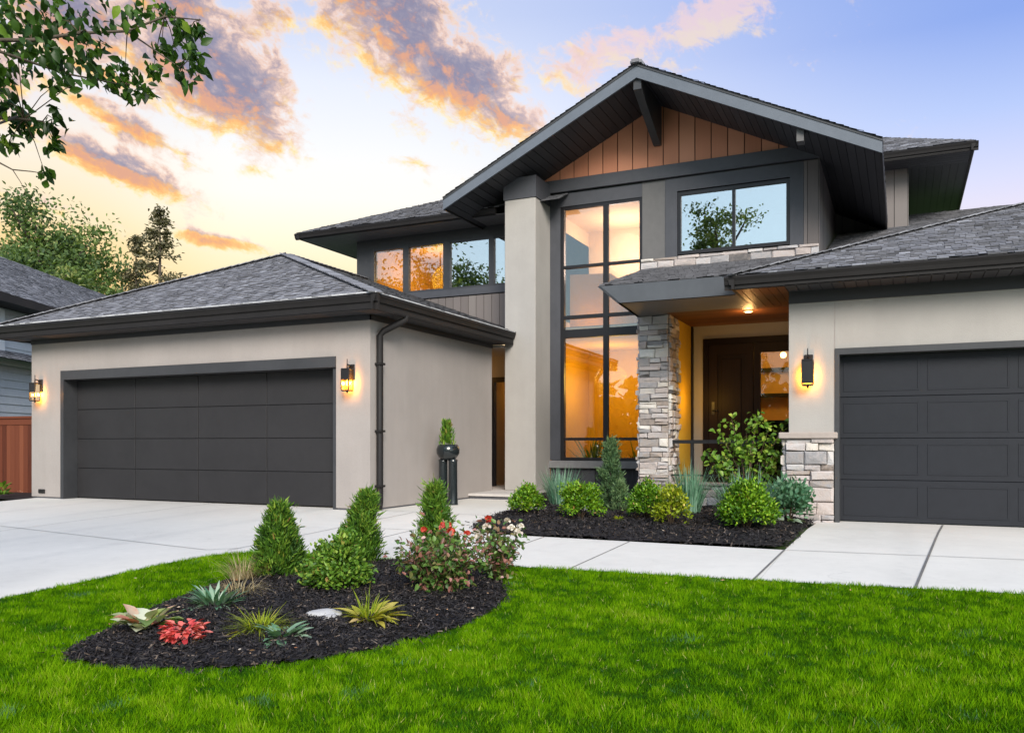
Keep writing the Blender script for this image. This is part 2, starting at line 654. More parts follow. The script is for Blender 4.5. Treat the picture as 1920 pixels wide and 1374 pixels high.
def stucco(name, col):
    m, nb, out = mat(name)
    co = objco(nb)
    n1 = nb.noise(co, .55, 5, .6)
    n2 = nb.noise(objco(nb, (4, 4, .45)), 1.2, 5, .6)
    f = nb.m('ADD', nb.m('MULTIPLY', n1, .75), nb.m('MULTIPLY', n2, .25))
    c = nb.mix(nb.mr(f, .3, .7), mul(col, .90), mul(col, 1.07))
    c = nb.mix(nb.mr(nb.noise(co, 120, 4, .75), .35, .75, 0, .34), c, mul(col, .55))
    c = nb.mix(nb.mr(nb.noise(objco(nb, (1, 1, .35)), 2.6, 6, .7, .6), .52, .78, 0, .16), c, mul(col, .72))
    h = nb.m('ADD', nb.noise(co, 70, 5, .75), nb.m('MULTIPLY', nb.noise(co, 5, 3), 1.2))
    nb.t.links.new(pbsdf(nb, c, .92, .2, normal=bump(nb, h, .6, .008)), out.inputs[0])
    return m


def toned(name, stops, rough=.85, nscale=30, namt=.25, bscale=60, bs=.3, bd=.004, spec=.3, aniso=None):
    """colour from the per-piece 'tone' attribute (each stone, shingle, board has its own colour) plus fine noise"""
    m, nb, out = mat(name)
    co = objco(nb, aniso)
    n1 = nb.noise(co, nscale, 5, .65)
    f = nb.m('ADD', tone_of(nb), nb.m('MULTIPLY', nb.m('SUBTRACT', n1, .5), namt * 2))
    c = nb.ramp(f, stops)
    nb.t.links.new(pbsdf(nb, c, rough, spec, normal=bump(nb, nb.noise(co, bscale, 5, .65), bs, bd)), out.inputs[0])
    return m


def leafmat(name, stops, trans=.3, rough=.5, nscale=2.5, namt=.25, spec=.35):
    m, nb, out = mat(name)
    n1 = nb.noise(objco(nb), nscale, 3, .6)
    f = nb.m('ADD', tone_of(nb), nb.m('MULTIPLY', nb.m('SUBTRACT', n1, .5), namt * 2))
    c = nb.ramp(f, stops)
    pr = pbsdf(nb, c, rough, spec)
    tr = nb.n('ShaderNodeBsdfTranslucent')
    nb.put(tr.inputs[0], nb.mix(1.0, c, (1.0, 1.0, .4), 'MULTIPLY'))
    mx = nb.n('ShaderNodeMixShader')
    mx.inputs[0].default_value = trans
    nb.t.links.new(pr, mx.inputs[1])
    nb.t.links.new(tr.outputs[0], mx.inputs[2])
    nb.t.links.new(mx.outputs[0], out.inputs[0])
    return m


def glass(name, refl, tint=(1, 1, 1), wob=.02):
    """window glass: part mirror (coating), part clear"""
    m, nb, out = mat(name)
    co = objco(nb)
    h = nb.noise(co, .9, 2)
    bn = bump(nb, h, wob, .05)
    gl = nb.n('ShaderNodeBsdfGlossy')
    gl.inputs['Roughness'].default_value = .004
    nb.put(gl.inputs['Normal'], bn)
    tr = nb.n('ShaderNodeBsdfTransparent')
    tr.inputs[0].default_value = (*tint, 1)
    fr = nb.n('ShaderNodeFresnel')
    fr.inputs[0].default_value = 1.5
    fac = nb.m('ADD', nb.m('MULTIPLY', fr.outputs[0], 1 - refl), refl, clamp=True)
    mx = nb.n('ShaderNodeMixShader')
    nb.put(mx.inputs[0], fac)
    nb.t.links.new(tr.outputs[0], mx.inputs[1])
    nb.t.links.new(gl.outputs[0], mx.inputs[2])
    nb.t.links.new(mx.outputs[0], out.inputs[0])
    return m


def emit(name, col, strength):
    m, nb, out = mat(name)
    e = nb.n('ShaderNodeEmission')
    e.inputs[0].default_value = (*col, 1)
    e.inputs[1].default_value = strength
    nb.t.links.new(e.outputs[0], out.inputs[0])
    return m


def concrete_mat():
    m, nb, out = mat('broom_finished_concrete')
    co = objco(nb)
    n1 = nb.noise(co, .5, 6, .62, .3)
    n2 = nb.noise(co, 6, 5, .6)
    n3 = nb.noise(co, 160, 3, .6)
    f = nb.m('ADD', nb.m('ADD', nb.m('MULTIPLY', n1, .6), nb.m('MULTIPLY', n2, .25)), nb.m('MULTIPLY', n3, .15))
    c = nb.ramp(f, [(.3, (.49, .466, .43)), (.45, (.56, .535, .495)), (.58, (.60, .573, .53)), (.72, (.65, .62, .575))])
    st = nb.mr(nb.noise(co, 1.7, 5, .7, .8), .56, .80)
    c = nb.mix(nb.m('MULTIPLY', st, .3), c, (.36, .345, .325))
    c = nb.mix(nb.mr(nb.noise(co, 22, 4, .7), .62, .74, 0, .3), c, (.30, .285, .27))
    # hairline cracks
    vo = nb.n('ShaderNodeTexVoronoi', feature='DISTANCE_TO_EDGE')
    mp = nb.n('ShaderNodeVectorMath', operation='ADD')
    wv = nb.n('ShaderNodeTexNoise')
    nb.put(wv.inputs['Vector'], co)
    wv.inputs['Scale'].default_value = 1.6
    wv.inputs['Detail'].default_value = 5
    nb.put(mp.inputs[0], co)
    nb.put(mp.inputs[1], wv.outputs['Color'])
    nb.put(vo.inputs['Vector'], mp.outputs[0])
    vo.inputs['Scale'].default_value = .33
    ck = nb.m('MULTIPLY', nb.mr(vo.outputs['Distance'], .0035, .0008), nb.mr(nb.noise(co, .45, 3), .5, .6))
    c = nb.mix(nb.m('MULTIPLY', ck, .15), c, (.20, .19, .18))
    # faint tyre tracks running up the drive
    sp = nb.n('ShaderNodeSeparateXYZ')
    nb.put(sp.inputs[0], co)
    trk = None
    for x_ in (-13.9, -12.3, -10.4, -8.8, .05, 1.6):
        q = nb.mr(nb.m('ABSOLUTE', nb.m('SUBTRACT', sp.outputs[0], nb.m('ADD', nb.m('MULTIPLY', n1, .3), x_ - .15))), .22, .03)
        trk = q if trk is None else nb.m('MAXIMUM', trk, q)
    c = nb.mix(nb.m('MULTIPLY', trk, nb.mr(n2, .35, .7, .04, .26)), c, (.33, .32, .31))
    br = nb.noise(objco(nb, (3, 120, 1)), 1.0, 3, .6)
    nb.t.links.new(pbsdf(nb, c, .85, .25, normal=bump(nb, nb.m('ADD', br, n3), .22, .003)), out.inputs[0])
    return m


M = {}
M['stucco'] = stucco('warm_grey_stucco', (.338, .304, .286))
M['stucco_pale'] = stucco('pale_stucco', (.368, .347, .326))
M['charcoal'] = paint('charcoal_trim_paint', (.040, .041, .045), .5, .12)
M['rake'] = paint('blue_grey_fascia_paint', (.105, .12, .145), .5, .1)
M['band'] = paint('slate_grey_trim_paint', (.058, .060, .070), .55, .1)
M['panelgrey'] = paint('warm_grey_panel_paint', (.11, .107, .107), .6, .1)
M['gutter'] = paint('dark_bronze_gutter_paint', (.017, .0155, .0155), .6, .15, spec=.2)
M['door'] = paint('dark_grey_garage_door_paint', (.025, .024, .0255), .6, .10, 140, .15, spec=.25)
M['door2'] = paint('blue_black_garage_door_paint', (.016, .0175, .0225), .6, .10, 140, .15, spec=.25)
M['black'] = paint('black_window_frame_paint', (.010, .009, .011), .4, .1)
M['sill'] = paint('grey_concrete_sill', (.20, .195, .195), .8, .12, 40, .2)
M['cap'] = paint('tan_stone_cap', (.34, .29, .26), .85, .12, 40, .3)
M['riser'] = paint('dark_grey_step_paint', (.09, .09, .10), .7, .1)
M['step'] = paint('trowelled_step_concrete', (.46, .43, .41), .8, .1, 60, .15)
M['shingle'] = toned('asphalt_shingle', [(0, (.04, .04, .044)), (.25, (.115, .114, .124)), (.5, (.18, .179, .195)), (.75, (.26, .26, .28)), (1, (.42, .42, .44))], .9, 38, .24, 240, .6, .004)
M['stone'] = toned('stacked_ledgestone', [(0, (.05, .046, .043)), (.16, (.13, .12, .12)), (.28, (.33, .27, .23)), (.38, (.27, .265, .275)), (.5, (.46, .39, .36)), (.62, (.44, .43, .44)), (.74, (.58, .52, .46)), (.88, (.60, .585, .56)), (1, (.76, .73, .68))], .9, 16, .13, 45, .8, .014)
M['gable'] = toned('copper_brown_board', [(0, (.05, .022, .014)), (.08, (.40, .155, .085)), (.5, (.54, .225, .13)), (1, (.62, .285, .175))], .6, 3, .10, 40, .12, .003, aniso=(9, 9, .5))
M['siding'] = toned('taupe_board', [(0, (.03, .026, .025)), (.08, (.115, .10, .095)), (.5, (.15, .13, .125)), (1, (.19, .17, .16))], .7, 3, .12, 40, .15, .003, aniso=(9, 9, .6))
M['darksiding'] = toned('charcoal_board', [(0, (.012, .012, .013)), (.08, (.045, .045, .05)), (.5, (.06, .06, .066)), (1, (.08, .08, .086))], .65, 3, .12, 40, .15, .003, aniso=(9, 9, .6))
M['soffit'] = toned('charcoal_soffit_board', [(0, (.008, .008, .009)), (.08, (.030, .030, .034)), (.5, (.040, .040, .045)), (1, (.052, .052, .058))], .55, 3, .1, 40, .1, .002)
M['wood'] = toned('cedar_ceiling_board', [(0, (.02, .008, .003)), (.08, (.08, .03, .012)), (.5, (.14, .052, .02)), (1, (.21, .085, .034))], .5, 4, .25, 30, .1, .002, aniso=(1, 12, 12))
M['doorwood'] = toned('dark_stained_door_wood', [(0, (.007, .004, .004)), (.5, (.015, .009, .007)), (1, (.026, .015, .011))], .5, 3, .3, 30, .08, .002, aniso=(14, 14, .7), spec=.12)
M['cedar'] = toned('red_cedar_fence_board', [(0, (.03, .01, .006)), (.1, (.085, .022, .011)), (.5, (.13, .036, .018)), (1, (.19, .06, .03))], .7, 3, .2, 30, .2, .003, aniso=(12, 12, .6))
M['concrete'] = concrete_mat()
M['joint'] = paint('dark_concrete_joint', (.13, .125, .12), .95, .25)  # dark strips laid along the slab joints
M['metal'] = paint('black_powder_coated_metal', (.014, .013, .014), .35, .1)
M['glass_tall'] = glass('tall_window_glass', .09, (.98, .96, .93))
M['glass_mirror'] = glass('reflective_window_glass', .60, (.7, .75, .75))
M['glass_warm'] = glass('lit_window_glass', .16, (.95, .93, .9))
M['glass_door'] = glass('door_glass', .0)
M['glass_lamp'] = glass('lantern_glass', .05, (1, .9, .72), 0)
M['bulb'] = emit('glowing_bulb', (1.0, .50, .10), 8.0)
M['downlight'] = emit('downlight_lens', (1.0, .72, .36), 5.0)
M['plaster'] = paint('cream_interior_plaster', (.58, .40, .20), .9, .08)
M['plaster_amber_glow'] = paint('amber_glow_plaster', (.58, .36, .03), .9, .08)  # amber paint; on the porch side wall it stands in for lamplight
M['silhouette'] = paint('amber_silhouette_tint', (.42, .20, .02), .9, .1)  # orange of the reflected silhouettes, put into a solid colour
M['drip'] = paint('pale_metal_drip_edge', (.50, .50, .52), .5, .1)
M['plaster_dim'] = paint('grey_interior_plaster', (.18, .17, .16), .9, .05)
M['floorwood'] = toned('interior_oak_floor', [(0, (.05, .03, .015)), (.5, (.16, .09, .045)), (1, (.22, .13, .07))], .5)
M['bark'] = toned('grey_brown_bark', [(0, (.03, .022, .016)), (.5, (.085, .066, .05)), (1, (.15, .12, .095))], .95, 9, .35, 30, .8, .02, aniso=(1, 1, .3))
M['twig'] = toned('brown_twig', [(0, (.04, .025, .015)), (1, (.13, .09, .055))], .9)
M['rock'] = toned('river_rock', [(0, (.12, .115, .115)), (.5, (.34, .33, .33)), (1, (.6, .59, .58))], .8, 8, .3, 30, .4, .01)
M['mulch'] = toned('black_bark_mulch', [(0, (.006, .005, .0055)), (.5, (.016, .0135, .0145)), (.80, (.036, .031, .032)), (.92, (.075, .055, .042)), (1, (.17, .13, .10))], .75, 20, .2, 60, .6, .006)
M['litter'] = toned('dry_leaf_litter', [(0, (.3, .12, .05)), (.5, (.5, .3, .16)), (1, (.66, .6, .5))], .8)
M['soil'] = paint('lawn_soil', (.03, .075, .003), .95, .3, spec=0.0)
M['grass'] = leafmat('lawn_grass', [(0, (.09, .20, .085)), (.05, (.075, .18, .06)), (.09, (.012, .055, .006)), (.28, (.034, .115, .004)), (.5, (.10, .24, .003)), (.75, (.17, .325, .004)), (.9, (.27, .38, .02)), (1, (.40, .40, .12))], .30, .9, 9, .10, .0)
M['arbor'] = leafmat('arborvitae_foliage', [(0, (.016, .045, .008)), (.35, (.050, .13, .014)), (.7, (.12, .24, .022)), (.95, (.28, .38, .05)), (1, (.26, .15, .05))], .25, .5, 6, .25)
M['box'] = leafmat('boxwood_foliage', [(0, (.02, .06, .006)), (.35, (.075, .19, .010)), (.7, (.19, .36, .015)), (.95, (.38, .50, .04)), (1, (.34, .20, .06))], .3, .4, 8, .25)
M['lime'] = leafmat('lime_foliage', [(0, (.10, .16, .01)), (.5, (.26, .34, .015)), (.85, (.45, .46, .03)), (1, (.62, .50, .12))], .35, .45, 8, .25)
M['bluegrass'] = leafmat('blue_green_grass', [(0, (.05, .14, .09)), (.5, (.14, .30, .19)), (1, (.36, .52, .40))], .3, .5, 5, .2)
M['spruce'] = leafmat('dwarf_spruce_needles', [(0, (.02, .05, .02)), (.5, (.065, .135, .05)), (1, (.18, .26, .11))], .15, .55, 6, .25)
M['shrub'] = leafmat('shrub_leaf', [(0, (.03, .08, .01)), (.5, (.12, .25, .025)), (.85, (.27, .40, .05)), (1, (.45, .50, .1))], .35, .4, 6, .2)
M['hosta'] = leafmat('grey_green_hosta_leaf', [(0, (.05, .14, .07)), (.5, (.14, .28, .16)), (1, (.40, .50, .38))], .3, .4, 6, .2)
M['yhosta'] = leafmat('yellow_hosta_leaf', [(0, (.20, .22, .02)), (.5, (.42, .40, .04)), (.85, (.62, .50, .12)), (1, (.68, .46, .22))], .35, .45, 6, .2)
M['straw'] = leafmat('straw_grass', [(0, (.16, .11, .05)), (.5, (.38, .29, .15)), (1, (.58, .50, .32))], .3, .6, 5, .2)
M['roseleaf'] = leafmat('rose_leaf', [(0, (.04, .06, .02)), (.3, (.07, .16, .03)), (.55, (.13, .22, .045)), (.75, (.26, .11, .08)), (.9, (.36, .16, .14)), (1, (.5, .32, .3))], .25, .4, 8, .15)
M['rosered'] = leafmat('red_rose_petal', [(0, (.35, .02, .012)), (.5, (.62, .06, .03)), (1, (.8, .25, .18))], .3, .5)
M['rosewhite'] = leafmat('white_rose_petal', [(0, (.6, .5, .45)), (1, (.8, .76, .72))], .3, .5)
M['coral'] = leafmat('coral_pink_leaf', [(0, (.42, .04, .05)), (.5, (.68, .10, .09)), (1, (.85, .30, .24))], .3, .45, 12, .2)
M['cream'] = leafmat('cream_green_leaf', [(0, (.12, .20, .05)), (.35, (.30, .36, .10)), (.6, (.52, .52, .36)), (.85, (.60, .62, .48)), (1, (.58, .22, .14))], .3, .45, 12, .1)
M['treeleaf'] = leafmat('broad_tree_leaf', [(0, (.012, .03, .007)), (.45, (.032, .08, .012)), (.8, (.085, .18, .022)), (1, (.22, .34, .04))], .5, .4, 2, .25)
M['farleaf'] = leafmat('distant_tree_foliage', [(0, (.04, .075, .035)), (.5, (.10, .165, .055)), (.85, (.20, .28, .08)), (1, (.34, .36, .13))], .45, .6, .35, .3)
M['farspruce'] = leafmat('distant_conifer_foliage', [(0, (.05, .055, .035)), (.5, (.13, .12, .065)), (1, (.28, .23, .12))], .3, .6, .5, .3)
M['porchband'] = paint('porch_fascia_paint', (.098, .108, .125), .55, .1)
M['nwall'] = paint('neighbour_grey_siding', (.50, .52, .545), .8, .08)
M['nwhite'] = paint('neighbour_white_trim', (.62, .64, .66), .7, .06)
M['asphalt'] = paint('street_asphalt', (.05, .05, .052), .9, .2)
M['pot'] = paint('glossy_black_ceramic', (.012, .016, .018), .18, .1, spec=.6)
M['earth'] = paint('far_ground_grass', (.05, .10, .02), .95, .3)


# ================================================================= ground, drive, lawn, street
GX = (-140, 140)


def sheet(name, pts, off, m, kind='structure', step=.6):
    """ground sheet over a polygon in plan, following the slope of the ground"""
    ys = sorted({p[1] for p in pts})
    y0, y1 = ys[0], ys[-1]
    cuts = [y0]
    for q in (-9.0, 11.4):
        if y0 < q < y1:
            cuts.append(q)
    cuts.append(y1)
    area = sum(pts[i][0] * pts[(i + 1) % len(pts)][1] - pts[(i + 1) % len(pts)][0] * pts[i][1] for i in range(len(pts)))
    P = pts if area > 0 else pts[::-1]
    mb = MB()
    for a, c in zip(cuts, cuts[1:]):
        out = P
        for sgn, lim in ((1, a), (-1, c)):
            src, out = out, []
            for j in range(len(src)):
                p, q = src[j], src[(j + 1) % len(src)]
                sp, sq = sgn * (p[1] - lim), sgn * (q[1] - lim)
                if sp >= -1e-9:
                    out.append(p)
                if (sp > 1e-9 and sq < -1e-9) or (sp < -1e-9 and sq > 1e-9):
                    t = sp / (sp - sq)
                    out.append((p[0] + t * (q[0] - p[0]), p[1] + t * (q[1] - p[1])))
        if len(out) >= 3:
            mb.add([(x, y, gz(y) + off) for x, y in out], [list(range(len(out)))])
    o = mb.build(name, m)
    if kind:
        o['kind'] = kind
    return o


sheet('ground', [(-600, -600), (600, -600), (600, 900), (-600, 900)], -.10, M['earth'])
sheet('road', [(-140, -24), (140, -24), (140, -14), (-140, -14)], -.09, M['asphalt'])
LAWN = [(-6.93, -9.0), (-6.93, 5.6), (-6.98, 6.5), (-6.86, 7.15), (-6.6, 7.4), (-6.2, 7.5), (-5.05, 7.46), (-3.84, 7.53), (-3.0, 7.59), (-1.25, 7.67), (0.89, 7.84), (4.2, 8.05), (9.0, 8.3), (9.0, -9.0)]
sheet('lawn', LAWN, .008, M['soil'])
# concrete: left drive, walk along the front bed, right drive (separate pours)
sheet('driveway', [(-15.9, -13.8), (-15.9, 11.9), (-7.0, 11.9), (-7.0, 7.3), (-6.9, 7.2), (-6.9, -13.8)], .0, M['concrete'])
sheet('path', [(-7.0, 7.0), (-7.0, 11.62), (-7.9, 11.62), (-7.9, 15.2), (-5.7, 15.2), (-5.62, 12.2), (-5.36, 10.4), (-5.22, 10.0), (-4.95, 9.72), (-4.6, 9.63), (-1.15, 9.53), (-1.15, 7.3), (-5.0, 7.1)], .002, M['concrete'])
sheet('right_driveway', [(-1.15, 7.3), (-1.15, 9.53), (-1.06, 12.3), (-.9, 12.75), (5.6, 12.75), (5.6, 7.6)], .0, M['concrete'])


def joint(parent_pts, w=.014):
    for (x0, y0), (x1, y1) in parent_pts:
        mb = MB()
        d = Vector((x1 - x0, y1 - y0, 0)).normalized()
        s_ = Vector((-d.y, d.x, 0)) * (w / 2)
        n = max(1, int(math.hypot(x1 - x0, y1 - y0) / .5))
        L_, R_ = [], []
        for i in range(n + 1):
            t = i / n
            x, y = x0 + (x1 - x0) * t, y0 + (y1 - y0) * t
            k = .006 * math.sin(i * 1.7)
            L_.append((x + s_.x + k * s_.x, y + s_.y, gz(y) + .0065))
            R_.append((x - s_.x + k * s_.x, y - s_.y, gz(y) + .0065))
        mb.add(L_ + R_, [(i + n + 1, i + 1 + n + 1, i + 1, i) for i in range(n)])
        o = mb.build('pavement_joint', M['joint'])
        o['kind'] = 'structure'


joint([((-12.0, 8.05), (-7.3, 7.35)), ((-7.3, 7.35), (-7.0, 7.6)), ((-15.9, 8.1), (-12.0, 8.05)), ((-11.4, -13), (-11.4, 11.7)),
       ((-7.02, 7.4), (-7.02, 11.45)), ((-7.0, 9.6), (-4.9, 9.65)), ((-4.0, 7.5), (-4.0, 9.62)), ((-2.93, 7.6), (-2.9, 9.55)), ((-5.9, 7.5), (-5.9, 9.65)),
       ((-7.02, 11.45), (-5.55, 11.45))], .012)
joint([((-1.2, 7.66), (-1.15, 9.53)), ((.10, 7.75), (.50, 12.6))], .024)
joint([((-1.13, 9.52), (1.9, 9.72)), ((1.9, 7.9), (2.1, 12.6)), ((1.9, 9.72), (5.5, 9.8))], .014)

# ================================================================= the house
H = empty('house', (-7.0, 14.0, -.1), 'modern two-storey stucco house with charcoal gable, stone column and two garages', 'house')


def box_part(name, m, *boxes, parent=H, bev=0.0):
    mb = MB()
    for bx in boxes:
        mb.box(*bx, bev=bev)
    return mb.build(name, m, parent)


# ---- left garage wing
GY = 11.43
gw = box_part('garage_wall', M['stucco'],
              (-16.05, -15.17, GY, GY + .34, -.05, 3.16), (-8.5, -7.825, GY, GY + .34, -.05, 3.16), (-15.17, -8.5, GY, GY + .34, 2.46, 3.16),
              (-8.1, -7.825, GY + .34, 15.9, -.05, 3.16), (-16.05, -15.8, GY + .34, 17.5, -.05, 3.16))
box_part('foundation_strip', M['riser'], (-16.04, -15.19, GY + .012, GY + .3, -.12, -.05), (-8.48, -7.837, GY + .012, GY + .3, -.12, -.05), (-8.1, -7.837, GY + .3, 15.89, -.12, -.05)) if False else None
for q_ in ((-16.04, -15.19, GY + .012, GY + .3, -.12, -.05), (-8.48, -7.837, GY + .012, 15.89, -.12, -.05)):
    box_part('foundation_strip', M['riser'], q_)
lid = MB().box(-15.82, -15.64, GY - .03, GY, .02, .10, bev=.008)
lid.build('outlet_cover', M['metal'], H)


def garage_door(x0, x1, y, z0, z1, cols, m, style):
    """sectional overhead door: flush sections (style 0) or framed raised panels (style 1)"""
    mb = MB()
    rows = 4
    dh, dw = (z1 - z0) / rows, (x1 - x0) / cols
    mb.box(x0, x1, y + .012, y + .05, z0, z1, .2)
    for r_ in range(rows):
        a, c = z0 + r_ * dh, z0 + (r_ + 1) * dh
        if style == 0:
            for k in range(cols):
                mb.box(x0 + k * dw + .006, x0 + (k + 1) * dw - .006, y - .008, y + .016, a + .004, c - .004, bev=.006)
        else:
            mb.box(x0, x1, y - .004, y + .016, a + .003, c - .003, bev=.004)
            for k in range(cols):
                p0, p1 = x0 + k * dw + .05, x0 + (k + 1) * dw - .05
                q0, q1 = a + .075, c - .075
                for bx in ((p0, p1, q1 - .022, q1), (p0, p1, q0, q0 + .022), (p0, p0 + .022, q0 + .022, q1 - .022), (p1 - .022, p1, q0 + .022, q1 - .022)):
                    mb.box(bx[0], bx[1], y - .0095, y - .003, bx[2], bx[3], bev=.003)
    return mb.build('garage_door', m, H)


gd = garage_door(-15.07, -8.59, GY + .29, -.06, 2.28, 4, M['door'], 0)
box_part('door_frame', M['charcoal'], (-15.17, -15.08, GY - .02, GY + .34, -.08, 2.46), (-8.585, -8.5, GY + .03, GY + .34, -.08, 2.46),
         (-15.08, -8.5, GY - .02, GY + .34, 2.28, 2.455), parent=gd)

EZ, SZ = 3.35, 3.10        # eave top, soffit


def gutter(name, x0, y0, x1, y1, outv, ztop, h=.25, parent=H):
    """gutter and fascia run from (x0,y0) to (x1,y1); outv = outward direction in plan"""
    mb = MB()
    ox, oy = outv
    prof = [(-.09, 0), (-.02, 0), (-.02, -.012), (.0, -.012), (.012, -.03), (-.01, -.075), (-.022, -.125), (-.05, -.135), (-.05, -h), (-.09, -h)]
    A = [(x0 + ox * a, y0 + oy * a, ztop + z) for a, z in prof]
    mb.prism(A, (x1 - x0, y1 - y0, 0))
    return mb.build(name, M['gutter'], parent)


APX, APY, APZ = -11.96, 14.3, 5.05
EX0, EX1, EY = -16.5, -7.38, 10.93
roof1 = shingles([(EX0, EY, EZ), (EX1, EY, EZ), (APX, APY, APZ)], (1, 0, 0), 11)
shingles([(EX1, EY, EZ), (EX1, 17.15, EZ), (APX, 17.15, APZ), (APX, APY, APZ)], (0, 1, 0), 12, mb=roof1)
shingles([(EX0, 19, EZ), (EX0, EY, EZ), (APX, APY, APZ), (APX, 19, APZ)], (0, -1, 0), 13, mb=roof1)
for a, c in (((EX1, EY, EZ), (APX, APY, APZ)), ((EX0, EY, EZ), (APX, APY, APZ)), ((APX, APY, APZ), (APX, 17.2, APZ))):
    A, B = Vector(a), Vector(c)
    k = int((B - A).length / .16)
    for i in range(k):
        p, q = A.lerp(B, i / k), A.lerp(B, (i + 1.12) / k)
        roof1.obox(p + Vector((0, 0, .012)), q + Vector((0, 0, .026)), .24, .014, tone=random.uniform(.25, .75))
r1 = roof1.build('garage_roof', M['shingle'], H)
gutter('gutter', EX0 - .012, EY, EX1 + .011, EY, (0, -1), EZ, parent=r1)
gutter('gutter', EX1, EY - .009, EX1, 16.13, (1, 0), EZ, parent=r1)
gutter('gutter', EX0, EY, EX0, 18.0, (-1, 0), EZ, parent=r1)
box_part('drip_edge', M['drip'], (EX0 - .005, EX1 + .005, EY - .004, EY + .03, EZ + .003, EZ + .024), parent=r1)
box_part('drip_edge', M['drip'], (EX1 - .03, EX1 + .004, EY + .032, 16.1, EZ + .003, EZ + .020), parent=r1)
sf = planks([(EX0, EY + .05, SZ + .02), (EX0, GY + .1, SZ + .02), (EX1 - .05, GY + .1, SZ + .02), (EX1 - .05, EY + .05, SZ + .02)], (1, 0, 0), .13, .008, .008)
planks([(-7.9, GY + .1, SZ + .02), (-7.9, 16.1, SZ + .02), (EX1 - .05, 16.1, SZ + .02), (EX1 - .05, GY + .1, SZ + .02)], (0, 1, 0), .13, .008, .008, mb=sf)
sf.box(-16.05, -7.8, GY - .022, GY - .002, 3.02, 3.10)
sf.box(-7.823, -7.80, GY - .022, 15.9, 3.02, 3.10)
sf.build('soffit', M['soffit'], r1)
ds = MB()
ds.tube([(-7.47, 11.93, 3.13), (-7.47, 11.93, 3.06), (-7.72, 11.66, 2.86), (-7.765, 11.62, 2.78), (-7.765, 11.62, .05), (-7.70, 11.5, -.03)], .056, 10)
for z in (2.3, 1.2, .3):
    ds.box(-7.822, -7.70, 11.555, 11.685, z, z + .035)
ds.build('downspout', M['gutter'], H)

# ---- side entry recess behind the column
box_part('porch_step', M['step'], (-7.82, -6.86, 14.83, 17.0, -.02, .03), (-9.9, -7.83, 15.93, 17.55, -.02, .03))
box_part('step_riser', M['riser'], (-7.82, -6.89, 14.87, 16.9, -.13, -.02))
box_part('entry_wall', M['stucco_pale'], (-9.9, -8.68, 17.55, 17.75, .03, 3.16), (-8.68, -7.6, 17.55, 17.75, 2.55, 3.16), (-10.1, -9.9, 15.9, 17.75, .03, 3.16), (-9.9, -8.1, 15.9, 15.93, .03, 3.16))
sd = MB()
sd.box(-8.66, -8.55, 17.50, 17.62, .03, 2.55)
sd.box(-8.55, -7.62, 17.50, 17.62, 2.44, 2.55)
sdo = sd.build('side_door', M['black'], H)
MB().box(-8.55, -7.62, 17.56, 17.58, .03, 2.44).build('pane', M['glass_warm'], sdo)
box_part('entry_ceiling', M['stucco_pale'], (-9.9, -7.62, 15.95, 17.55, 3.04, 3.09))

# ---- tall stucco column
colm = MB().box(-7.65, -6.94, 16.16, 17.0, .03, 6.17, bev=.012)
colm.build('stucco_column', M['stucco_pale'], H)
box_part('column_cap', M['band'], (-7.67, -6.92, 16.14, 16.99, 6.17, 6.62))

# ---- centre bay with the tall window (front plane Y = 17)
WY = 17.0
box_part('bay_wall', M['panelgrey'], (-6.94, -6.66, WY + .06, WY + .2, .6, 6.44), (-4.90, -4.16, WY + .012, WY + .2, 3.3, 6.44), (-4.90, -3.54, WY + .012, WY + .2, -.1, 3.3),
         (-4.16, -1.43, WY + .06, WY + .2, 4.4, 4.9), (-4.16, -1.43, WY + .06, WY + .2, 6.13, 6.44), (-1.97, -1.43, WY + .06, WY + .2, 4.9, 6.13), (-6.66, -4.9, WY + .06, WY + .2, 6.11, 6.44))
box_part('bay_frame_trim', M['band'], (-6.94, -6.70, WY - .03, WY + .06, .66, 6.41), (-6.70, -4.88, WY - .03, WY + .06, 6.13, 6.41))
sk = planks([(-6.94, WY + .03, -.15), (-4.0, WY + .03, -.15), (-4.0, WY + .03, .49), (-6.94, WY + .03, .49)], (0, 0, 1), .32, .014, .02, 5)
sk.build('base_panel', M['darksiding'], H)
MB().box(-6.95, -4.3, WY - .10, WY + .06, .49, .65, bev=.01).build('window_sill', M['sill'], H)

tw = MB()
for x0, x1 in ((-6.70, -6.62), (-5.735, -5.625), (-4.94, -4.87)):
    tw.box(x0, x1, WY - .012, WY + .07, .65, 6.13)
for z0, z1, dp in ((.65, .72, 0), (1.085, 1.145, .004), (3.29, 3.47, .006), (3.70, 3.775, .004), (4.79, 4.85, .004), (6.06, 6.13, 0)):
    for x0, x1 in ((-6.62, -5.735), (-5.625, -4.94)):
        tw.box(x0, x1, WY - .008 - dp, WY + .066, z0, z1)
two = tw.build('tall_window', M['black'], H)
for x0, x1 in ((-6.62, -5.735), (-5.625, -4.94)):
    for z0, z1 in ((.72, 1.085), (1.145, 3.29), (3.47, 3.70), (3.775, 4.79), (4.85, 6.06)):
        MB().box(x0, x1, WY + .03, WY + .045, z0, z1).build('pane', M['glass_tall'], two)

